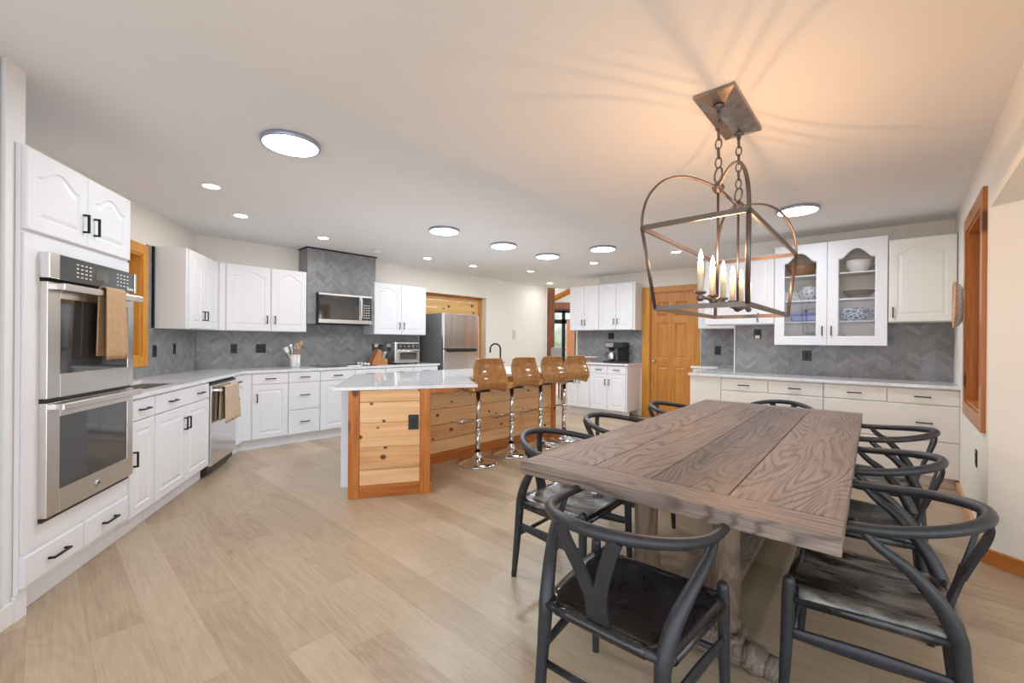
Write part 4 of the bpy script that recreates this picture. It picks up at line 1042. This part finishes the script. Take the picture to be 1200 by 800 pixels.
# ------------------------------------------------------------------ dining table (FT: x along, y left)
TL,TW,TZ,TT=2.753,1.13,.76,.055
T=Thing('dining_table','long weathered oak dining table with breadboard ends on turned posts','table',FT,(TL/2,0,0))
bm=NB(); yl=[-TW/2,-.245,.03,.285,TW/2]
for a,b in zip(yl,yl[1:]): box(bm,.152,TL-.152,a+(.0 if a<-.5 else .0015),b-(0 if b>.5 else .0015),TZ-TT,TZ,bev=.002,seg=1)
T.part('tabletop',bm,'table')
def yboard(x0,x1):
    bm=NB(); box(bm,-TW/2,TW/2,-(x1-x0)/2,(x1-x0)/2,TZ-TT,TZ,bev=.003,seg=1)
    o=mk('breadboard_end',bm,'table'); o.parent=T.o; o.location=((x0+x1)/2-TL/2,0,0); o.rotation_euler=(0,0,PI/2)
yboard(0,.15); yboard(TL-.15,TL)
T.part('apron',B(.28,TL-.28,-.36,.36,TZ-TT-.035,TZ-TT-.001,bev=.004),'table')
postp=[(.040,.13),(.058,.135),(.058,.165),(.045,.18),(.050,.20),(.060,.23),(.062,.29),(.054,.33),(.061,.345),(.061,.365),(.052,.375),(.050,.40),(.052,.52),(.055,.60),(.055,.655)]
for xx in (.44,TL-.44):
    bm=NB(); box(bm,xx-.07,xx+.07,-.24,.24,.02,.13,bev=.02); 
    for s in (-1,1):
        lathe(bm,[(.0,.0),(.04,.0),(.055,.02),(.058,.05),(.048,.08),(.02,.098),(.0,.10)],(xx,s*.275,0),20,cap=False)
        lathe(bm,[(.0,.0),(.03,.0),(.044,.018),(.046,.042),(.036,.068),(.0,.08)],(xx,s*.335,0),20,cap=False)
    T.part('foot',bm,'table')
    for s in (-1,1):
        bm=NB(); lathe(bm,postp,(xx,s*.17,0),28); T.part('turned_post',bm,'tablez')
    T.part('cross_head',B(xx-.06,xx+.06,-.42,.42,.655,TZ-TT-.036,bev=.01),'table')
T.part('stretcher',B(.515,TL-.515,-.12,.12,.06,.10,bev=.006),'table')

# ------------------------------------------------------------------ wishbone chairs
def make_chair():
    T=Thing('wishbone_chair','x','chair',WORLD,(0,0,0))
    # local: y forward, x right. Rail ellipse centre y=.085
    bm=NB(); pts=[];rad=[]
    a,b,yc=.270,.345,.05
    pts.append((-a+.004,yc+.105,.700)); rad.append(.0135)
    pts.append((-a,yc+.05,.703)); rad.append(.0155)
    K=14
    for k in range(K+1):
        th=PI*k/K
        x=-a*math.cos(th); y=yc-b*math.sin(th)
        z=.706+.048*math.sin(th)**1.5
        pts.append((x,y,z)); rad.append(.0165+.0025*math.sin(th))
    pts.append((a,yc+.05,.703)); rad.append(.0155); pts.append((a-.004,yc+.105,.700)); rad.append(.0135)
    tube(bm,pts,rad,3,16,round_end=True); T.part('arm_rail',bm,'chair')
    # Y splat: curved thin board
    bm=NB()
    def board(pts,w,th=.011):
        P=[Vector(p) for p in pts]; P2,W2=smooth_path(P,w,5)
        A=[]
        for i,p in enumerate(P2):
            t=(P2[min(i+1,len(P2)-1)]-P2[max(i-1,0)]).normalized(); nrm=Vector((0,1,0))-t*t.y; nrm.normalize(); s=t.cross(nrm).normalized()
            A.append([bm.verts.new(p+s*W2[i]+nrm*th/2),bm.verts.new(p-s*W2[i]+nrm*th/2),bm.verts.new(p-s*W2[i]-nrm*th/2),bm.verts.new(p+s*W2[i]-nrm*th/2)])
        for u,v in zip(A,A[1:]):
            for k in range(4): bm.faces.new((u[k],u[(k+1)%4],v[(k+1)%4],v[k]))
        bm.faces.new(A[0][::-1]); bm.faces.new(A[-1])
    yb=-.205
    board([(0,yb,.425),(0,yb-.02,.50),(0,yb-.035,.56)],[.038,.036,.043])
    for s in (-1,1): board([(s*.019,yb-.032,.545),(s*.042,yb-.055,.62),(s*.074,yb-.078,.70),(s*.090,yb-.083,.742)],[.023,.021,.021,.022])
    T.part('back_splat',bm,'chair')
    for s in (-1,1):
        bm=NB(); tube(bm,[(s*.205,-.245,0),(s*.200,-.228,.20),(s*.196,-.215,.36),(s*.198,-.205,.43),(s*.215,-.165,.52),(s*.246,-.095,.61),(s*.262,-.03,.66),(s*.266,.01,.70)],[.0145,.019,.0225,.0245,.023,.018,.0145,.012],5,14,cap=True); T.part('rear_leg',bm,'chair')
        bm=NB(); tube(bm,[(s*.250,.225,0),(s*.246,.215,.22),(s*.243,.21,.40),(s*.242,.208,.462)],[.0135,.0185,.0205,.0195],4,14,round_end=True); T.part('front_leg',bm,'chair')
        bm=NB(); tube(bm,[(s*.243,.205,.405),(s*.197,-.21,.405)],.0155,1,12); T.part('seat_rail',bm,'chair')
        bm=NB()
        p=Vector((s*.247,.215,.285)); q=Vector((s*.198,-.218,.285)); m_=(p+q)/2
        tube(bm,[p,m_,q],[.019,.026,.019],4,8,flat=.36,up=(1,0,0)); T.part('side_stretcher',bm,'chair')
    bm=NB(); tube(bm,[(-.243,.208,.425),(.243,.208,.425)],.016,1,12); T.part('seat_rail',bm,'chair')
    bm=NB(); tube(bm,[(-.197,-.212,.425),(.197,-.212,.425)],.016,1,12); T.part('seat_rail',bm,'chair')
    bm=NB(); tube(bm,[(-.247,.215,.235),(.247,.215,.235)],.011,1,10); T.part('cross_stretcher',bm,'chair')
    bm=NB(); tube(bm,[(-.198,-.22,.235),(.198,-.22,.235)],.011,1,10); T.part('cross_stretcher',bm,'chair')
    # leather seat: top sheet wrapped round the four rails
    bm=NB(); U,V=22,20; g=[]
    for j in range(V+1):
        row=[]; v=j/V; y=-.228+.452*v
        hw=(.196+(.243-.196)*((y+.212)/.42))
        hwf=hw+.018
        # cut corners near the legs
        for i in range(U+1):
            u=i/U*2-1
            x=u*hwf
            cor=max(0,abs(u)-.72)/.28; ce=max(0,abs(2*v-1)-.80)/.20
            x=x*(1-.14*min(1,cor)*0)
            z=.4425-.020*(1-u*u)*(1-(2*v-1)**2)
            if abs(u)>.86: z-=.022*((abs(u)-.86)/.14)**2
            if abs(2*v-1)>.88: z-=.016*((abs(2*v-1)-.88)/.12)**2
            z+= .003*math.sin(6*u+4*v)
            row.append((x,y,z,u,v))
        g.append(row)
    vv=[[None]*(U+1) for _ in range(V+1)]
    for j in range(V+1):
        for i in range(U+1):
            x,y,z,u,v=g[j][i]; vv[j][i]=bm.verts.new((x,y,z))
    for j in range(V):
        for i in range(U):
            um=abs((i+.5)/U*2-1); vm=abs((j+.5)/V*2-1)
            if um>.80 and vm>.80: continue
            f=bm.faces.new((vv[j][i],vv[j][i+1],vv[j+1][i+1],vv[j+1][i])); f.smooth=True
    for v in [v for v in bm.verts if not v.link_faces]: bm.verts.remove(v)
    o=T.part('leather_seat',bm,'leather'); m=o.modifiers.new('t','SOLIDIFY'); m.thickness=.005; m.offset=0
    # rolled leather around each rail
    bm=NB()
    tube(bm,[(-.150,-.212,.425),(-.05,-.212,.425),(.06,-.212,.424),(.150,-.212,.425)],.0195,2,14)
    tube(bm,[(-.185,.208,.425),(.185,.208,.425)],.0195,1,14)
    for s in (-1,1): tube(bm,[(s*.2385,.165,.405),(s*.2015,-.165,.405)],.0195,1,14)
    T.part('wrapped_edge',bm,'leather')
    return T.o
ch=make_chair()
def tw(x,y): p=FT.w(x,y); return (p.x,p.y)
# rail widest point sits .05 ahead of the chair origin
cfg=[]
def putc(px,py,face,lb,worn=False): cfg.append((px,py,face,lb,worn))
# positions given as where the rail is widest, in table frame (x along, y left); facing angle in table frame
def tc(x,y,ang,lb,worn=False):
    f=FT.a+ang; d=Vector((math.cos(f),math.sin(f),0)); p=FT.w(x,y)-d*.05; putc(p.x,p.y,f-PI/2,lb,worn)
tc(-.055,.0,0,'black wishbone chair at the near short end of the table, leather seat showing')
tc(.54,-TW/2+.0,PI/2,'black wishbone chair nearest on the table side by the right wall, seat worn pale',True)
tc(1.30,-TW/2+.037,PI/2,'middle black wishbone chair on the table side facing away from the right wall window')
tc(2.19,-TW/2-.011,PI/2,'farthest black wishbone chair on the table side near the cream drawers')
tc(.536,TW/2+.014,-PI/2,'black wishbone chair nearest on the island side of the table',True)
tc(1.276,TW/2+.035,-PI/2,'middle black wishbone chair on the island side of the table')
tc(2.19,TW/2-.06,-PI/2,'farthest black wishbone chair on the island side, in front of the wooden door')
tc(TL+.02,.0,PI,'black wishbone chair at the far short end of the table')
for i,(x,y,a,lb,worn) in enumerate(cfg):
    o=ch if i==0 else copy_tree(ch)
    o.location=(x,y,0); o.rotation_euler=(0,0,a); relabel(o,lb,'wishbone chairs round the dining table')
    if worn:
        for c in o.children:
            if c.name.startswith('leather_seat'):
                c.data=c.data.copy(); c.data.materials[0]=M['leather_worn']

# ------------------------------------------------------------------ chandelier
FX=Frame((1.154,2.283),41.5)
T=Thing('lantern_chandelier','bronze open-frame linear lantern with candle bulbs hanging over the table','chandelier',FX,(0,0,CZ))
bm=NB()
hx,hy=.285,.095
L=[]
for sx,sy,z in ((hx,hy,CZ-.001),(hx,hy,CZ-.018),(hx-.012,hy-.012,CZ-.022),(hx-.10,.022,CZ-.045)):
    L.append([bm.verts.new(p) for p in ((-sx,-sy,z),(sx,-sy,z),(sx,sy,z),(-sx,sy,z))])
for a,b in zip(L,L[1:]):
    for k in range(4): bm.faces.new((a[k],a[(k+1)%4],b[(k+1)%4],b[k]))
bm.faces.new(L[0]);bm.faces.new(L[-1]); T.part('canopy',bm,'ironlight')
U0,U1,ZU=.575,.225,1.825
D0,D1,ZD=.475,.200,1.455
BX,ZB=.19,2.065
for s in (-1,1):
    bm=NB(); lathe(bm,[(.026,CZ-.042),(.028,CZ-.048),(.012,CZ-.056),(.01,CZ-.075)],(s*BX,0,0),16); T.part('canopy_cap',bm,'iron')
    bm=NB(); ztop=CZ-.072; zbot=ZB+.105; nl=6; st=(ztop-zbot)/nl
    for k in range(nl):
        zc=ztop-st*(k+.5); h=st*.62; w=.0145; pts=[]
        for q in range(10):
            a=2*PI*q/10; r=Vector((math.cos(a)*w,0)) 
            x,y=(math.cos(a)*w,0) if k%2==0 else (0,math.cos(a)*w)
            pts.append((s*BX+x,y,zc+math.sin(a)*h))
        tube(bm,pts,.0038,1,6,closed=True)
    T.part('chain',bm,'iron')
    bm=NB(); tube(bm,[(s*BX+.036*math.cos(2*PI*k/16)*.7,.036*math.cos(2*PI*k/16)*.7,ZB+.066+.036*math.sin(2*PI*k/16)) for k in range(16)],.005,1,8,closed=True); T.part('ring',bm,'iron')
    bm=NB(); lathe(bm,[(.0,ZB-.028),(.016,ZB-.024),(.028,ZB-.006),(.030,ZB+.004),(.022,ZB+.020),(.012,ZB+.028),(.0,ZB+.032)],(s*BX,0,0),20,cap=False); T.part('ball_joint',bm,'iron')
    bm=NB(); tube(bm,[(s*BX,0,ZB-.02),(s*BX,0,1.50)],.0065,1,10); T.part('rod',bm,'iron')
    for t in (-1,1):
        bm=NB()
        # arched strap from ball joint out and down to the upper frame corner
        A=Vector((s*BX,0,ZB)); C=Vector((s*U0,t*U1,ZU)); pts=[A]
        for (u,z) in ((.25,ZB+.025),(.5,ZB+.03),(.74,ZB-.005),(.91,ZB-.08),(.985,ZB-.165)):
            pts.append(Vector((A.x+(C.x-A.x)*u,A.y+(C.y-A.y)*u,z)))
        pts.append(C)
        tube(bm,pts,.009,5,8,flat=.6); T.part('arch_strap',bm,'iron')
        bm=NB(); tube(bm,[(s*U0,t*U1,ZU),(s*D0,t*D1,ZD)],.010,1,8,flat=.6); T.part('corner_post',bm,'iron')
bm=NB(); tube(bm,[(-BX,0,ZB),(BX,0,ZB)],.008,1,10); T.part('ridge_bar',bm,'iron')
def bar(bm,p,q,w,h):
    p=Vector(p);q=Vector(q); d=(q-p).normalized(); s=Vector((-d.y,d.x,0))*w/2; e=(d*w/2)
    vs=[bm.verts.new(c) for c in (p-e-s+Vector((0,0,-h/2)),q+e-s+Vector((0,0,-h/2)),q+e+s+Vector((0,0,-h/2)),p-e+s+Vector((0,0,-h/2)),p-e-s+Vector((0,0,h/2)),q+e-s+Vector((0,0,h/2)),q+e+s+Vector((0,0,h/2)),p-e+s+Vector((0,0,h/2)))]
    for q_ in ((0,3,2,1),(4,5,6,7),(0,1,5,4),(1,2,6,5),(2,3,7,6),(3,0,4,7)): bm.faces.new([vs[i] for i in q_])
for (a,b,z,nm) in ((U0,U1,ZU,'upper_frame_bar'),(D0,D1,ZD,'lower_frame_bar')):
    cs=[(-a,-b,z),(a,-b,z),(a,b,z),(-a,b,z)]
    for k in range(4):
        bm=NB(); bar(bm,cs[k],cs[(k+1)%4],.010,.022); T.part(nm,bm,'iron')
# candle bar
bm=NB(); tube(bm,[(-.44,0,1.50),(.44,0,1.50)],.008,1,10); lathe(bm,[(0,1.465),(.014,1.47),(.026,1.488),(.026,1.505),(.012,1.52),(0,1.52)],(-BX,0,0),16,cap=False); lathe(bm,[(0,1.465),(.014,1.47),(.026,1.488),(.026,1.505),(.012,1.52),(0,1.52)],(BX,0,0),16,cap=False); T.part('candle_bar',bm,'iron')
FLP=[]
for k in range(6):
    x=-.445+.178*k; c=(x,0,0)
    bm=NB(); lathe(bm,[(.0,1.478),(.012,1.482),(.018,1.495),(.008,1.508),(.024,1.515),(.026,1.522),(.0,1.522)],c,16,cap=False); cu_=T.part('candle_cup',bm,'iron')
    bm=NB(); cyl(bm,.0135,1.522,1.66,c,16); sl=T.part('candle_sleeve',bm,'candle',cu_)
    bm=NB(); lathe(bm,[(.005,1.661),(.009,1.672),(.010,1.682),(.006,1.698),(.001,1.715)],c,14,cap=False); T.part('flame_bulb',bm,'flame',cu_)
    FLP.append(FX.w(x,0,1.722))

# ------------------------------------------------------------------ ceiling lights
discs=[(-1.387,2.66,'disc ceiling light closest to the oven tower, the largest in view'),(-.761,4.73,'disc ceiling light above the near end of the island'),(-.12,5.448,'disc ceiling light above the middle of the island'),(.498,6.101,'disc ceiling light farthest over the island'),(1.178,5.582,'disc ceiling light nearest the coffee cabinets'),(2.60,3.90,'disc ceiling light in front of the glass-door cabinet')]
d0=None
for i,(x,y,lb) in enumerate(discs):
    if i==0:
        T=Thing('disc_light',lb,'ceiling light',WORLD,(0,0,0),'flat disc ceiling lights')
        r=.165
        bm=NB(); lathe(bm,[(r,0),(r+.004,-.004),(r+.004,-.024),(r,-.028),(r-.008,-.028),(r-.010,-.026),(r-.010,0)],n=48,cap=False); T.part('rim',bm,'discrim')
        bm=NB(); lathe(bm,[(.0,-.0265),(r-.011,-.0265),(r-.011,-.02),(0,-.02)],n=48,cap=False); T.part('diffuser',bm,'disc')
        d0=T.o; o=d0
    else: o=copy_tree(d0); relabel(o,lb)
    o.location=(x,y,CZ-.001)
cans=[(-2.432,3.439,'recessed can light nearest the oven tower'),(-2.712,4.254,'recessed can light above the dishwasher'),(-2.289,5.153,'recessed can light above the utensil crock counter, in front of the hood'),(-1.273,6.384,'recessed can light above the toaster oven counter'),(-.648,7.019,'recessed can light in front of the refrigerator'),(.319,7.495,'recessed can light in front of the ivory switch'),(1.268,6.656,'recessed can light above the coffee counter'),(.796,9.016,'recessed can light by the opening to the next room'),(2.22,5.80,'recessed can light in front of the wooden door')]
for i,(x,y,lb) in enumerate(cans):
    if i==0:
        T=Thing('can_light',lb,'ceiling light',WORLD,(0,0,0),'recessed ceiling lights')
        bm=NB(); lathe(bm,[(.078,0),(.078,-.003),(.06,-.006),(.056,-.001),(.056,0)],n=32,cap=False); T.part('trim_ring',bm,'whitetrim')
        bm=NB(); lathe(bm,[(0,-.003),(.055,-.003),(.055,-.001),(0,-.001)],n=32,cap=False); T.part('lens',bm,'can')
        c0=T.o; o=c0
    else: o=copy_tree(c0); relabel(o,lb)
    o.location=(x,y,CZ-.001)
bm=NB(); lathe(bm,[(0,0),(.062,0),(.062,-.02),(.05,-.034),(.0,-.036)],n=28,cap=False)
o=mk('smoke_detector',bm,'whitetrim'); o.location=(-1.866,5.84,CZ-.001); o['label']='small round smoke detector on the ceiling beside the tiled hood'; o['category']='smoke detector'

# ------------------------------------------------------------------ the room beyond the opening
FG=Frame((0,14.2),90)
T=Thing('timber_post','tall reddish brown timber post in the opening to the next room','post',WORLD,(.93,10.05,0))
T.part('post',B(.805,.995,9.98,10.18,0,3.4,bev=.01),'darkbeam')
single('gable_wall',None,None,None,None) if False else None
bm=NB()
x0,x1=-.5,4.0
box(bm,x0,1.0,14.2,14.35,0,4.6); box(bm,2.6,6.0,14.2,14.35,0,4.6); box(bm,1.0,2.6,14.2,14.35,2.30,4.6)
struct('wall_far',bm,'wall')
struct('ceiling_far_shade',B(-.6,6.0,10.3,14.3,4.0,4.1),'wall')  # unseen flat slab, added to keep sky light off the far wall
T=Thing('window_3',None,None,WORLD,(1.8,14.2,0),kind='structure')
bm=NB()
for xx in (1.0,1.65,2.3,2.52): box(bm,xx,xx+.11,14.12,14.2,0,2.32)
box(bm,1.0,2.63,14.12,14.2,1.88,2.02); box(bm,1.0,2.63,14.12,14.2,2.24,2.32); box(bm,1.0,2.63,14.12,14.2,0,.25); 
T.part('frame',bm,'black')
T.part('pane',B(1.0,2.6,14.15,14.156,.25,2.5),'pane')
bm=NB(); 
for (a,b) in ((Vector((.9,13.9,2.45)),Vector((2.7,13.9,3.35))),): tube(bm,[a,b],.09,1,4,smooth=False)
single('roof_beam',bm,'redwoodx','sloping reddish timber beam seen above the glass doors','beam',WORLD,(1.6,13.9,3.0))
single('door_header_beam',B(.9,3.2,13.85,14.05,2.34,2.56,bev=.01),'darkbeam','dark horizontal timber over the glass doors in the next room','beam',WORLD,(2,13.95,2.6))
single('inner_post',B(1.68,1.90,13.0,13.15,0,1.95,bev=.01),'outwall','orange brown timber post before the black framed glass doors','post',WORLD,(2.1,13.1,0))
single('black_door_frame',(lambda b:(box(b,1.46,1.545,9.9,10.0,0,2.3),b)[1])(NB()),'black','black upright frame just beside the white wall end','frame',WORLD,(1.6,9.95,0))
T=Thing('lounge_chair','grey upholstered chair back in the room beyond the opening','chair',WORLD,(1.05,9.4,0))
T.part('back',B(.86,1.10,9.35,9.45,.55,1.16,bev=.04),'greyfab'); T.part('seat',B(.84,1.14,9.45,9.95,.42,.55,bev=.03),'greyfab')
for (a,b) in ((.86,9.38),(1.08,9.38),(.86,9.9),(1.08,9.9)):
    T.part('leg',B(a,a+.035,b,b+.035,0,.42),'darkbeam')
struct('ground',B(-20,30,22,60,-.30,-.05),'lawn')
bm=NB(); random.seed(3)
for k in range(9):
    x=-1+k*1.1
    box(bm,x,x+.09,17.0,17.1,-.05,1.0)
box(bm,-1.5,9,17.0,17.06,.45,.53); box(bm,-1.5,9,17.0,17.06,.92,1.02); box(bm,-1.5,9,14.4,17.2,-.10,-.05)
single('deck_railing',bm,'outwall','reddish timber deck railing outside the glass doors','railing',WORLD,(3,17,0))
bm=NB()
random.seed(9)
for k in range(60):
    c=(random.uniform(-8,18),random.uniform(38,46),random.uniform(.5,4)); lathe(bm,[(0,-1.6),(1.3,-1.0),(1.8,0),(1.3,1.1),(0,1.7)],c,9,cap=False)
single('tree_line',bm,'foliage','pale green trees beyond the deck outside the glass doors','trees',WORLD,(5,42,0)); bpy.data.objects['tree_line']['kind']='stuff'

# ------------------------------------------------------------------ camera
cam=bpy.data.cameras.new('camera'); co_=bpy.data.objects.new('camera',cam); COL.objects.link(co_); SC.camera=co_
cam.sensor_width=36; cam.sensor_fit='HORIZONTAL'; cam.lens=15.0; cam.clip_start=.05; cam.clip_end=200
ro=R(.45); pi_=R(-.05)
right=Vector((math.cos(ro),0,math.sin(ro))); up=Vector((-math.sin(ro),0,math.cos(ro))); back=right.cross(up)
mt=Matrix((right,up,back)).transposed().to_4x4()
mt=Matrix.Rotation(pi_,4,'X')@mt
mt.translation=Vector((0,0,1.29)); co_.matrix_world=mt

# ------------------------------------------------------------------ lights
def area(name,loc,size,energy,col,rot=(0,0,0),spread=180,shape='DISK'):
    l=bpy.data.lights.new(name,'AREA'); l.shape=shape; l.size=size; l.energy=energy; l.color=col; l.spread=R(spread)
    o=bpy.data.objects.new(name,l); COL.objects.link(o); o.location=loc; o.rotation_euler=rot; return o
for i,(x,y,_) in enumerate(discs): area('disc_lamp',(x,y,CZ-.045),.29,10,(.84,.92,1.0))
for i,(x,y,_) in enumerate(cans): area('can_lamp',(x,y,CZ-.012),.10,2.6,(1.0,.95,.88),spread=180)
for p in FLP:
    l=bpy.data.lights.new('bulb_lamp','POINT'); l.energy=3.0; l.color=(1.0,.53,.25); l.shadow_soft_size=.004
    o=bpy.data.objects.new('bulb_lamp',l); COL.objects.link(o); o.location=p
w=bpy.data.worlds.new('world'); SC.world=w; w.use_nodes=True; bg=w.node_tree.nodes['Background']
bg.inputs[0].default_value=(.86,.93,1.0,1); bg.inputs[1].default_value=2.5
SC.view_settings.view_transform='Standard'; SC.view_settings.look='None'; SC.view_settings.gamma=1; SC.view_settings.use_curve_mapping=False
SC.view_settings.exposure=.30
SC.cycles.use_denoising=True
SC.cycles.max_bounces=8; SC.cycles.diffuse_bounces=5
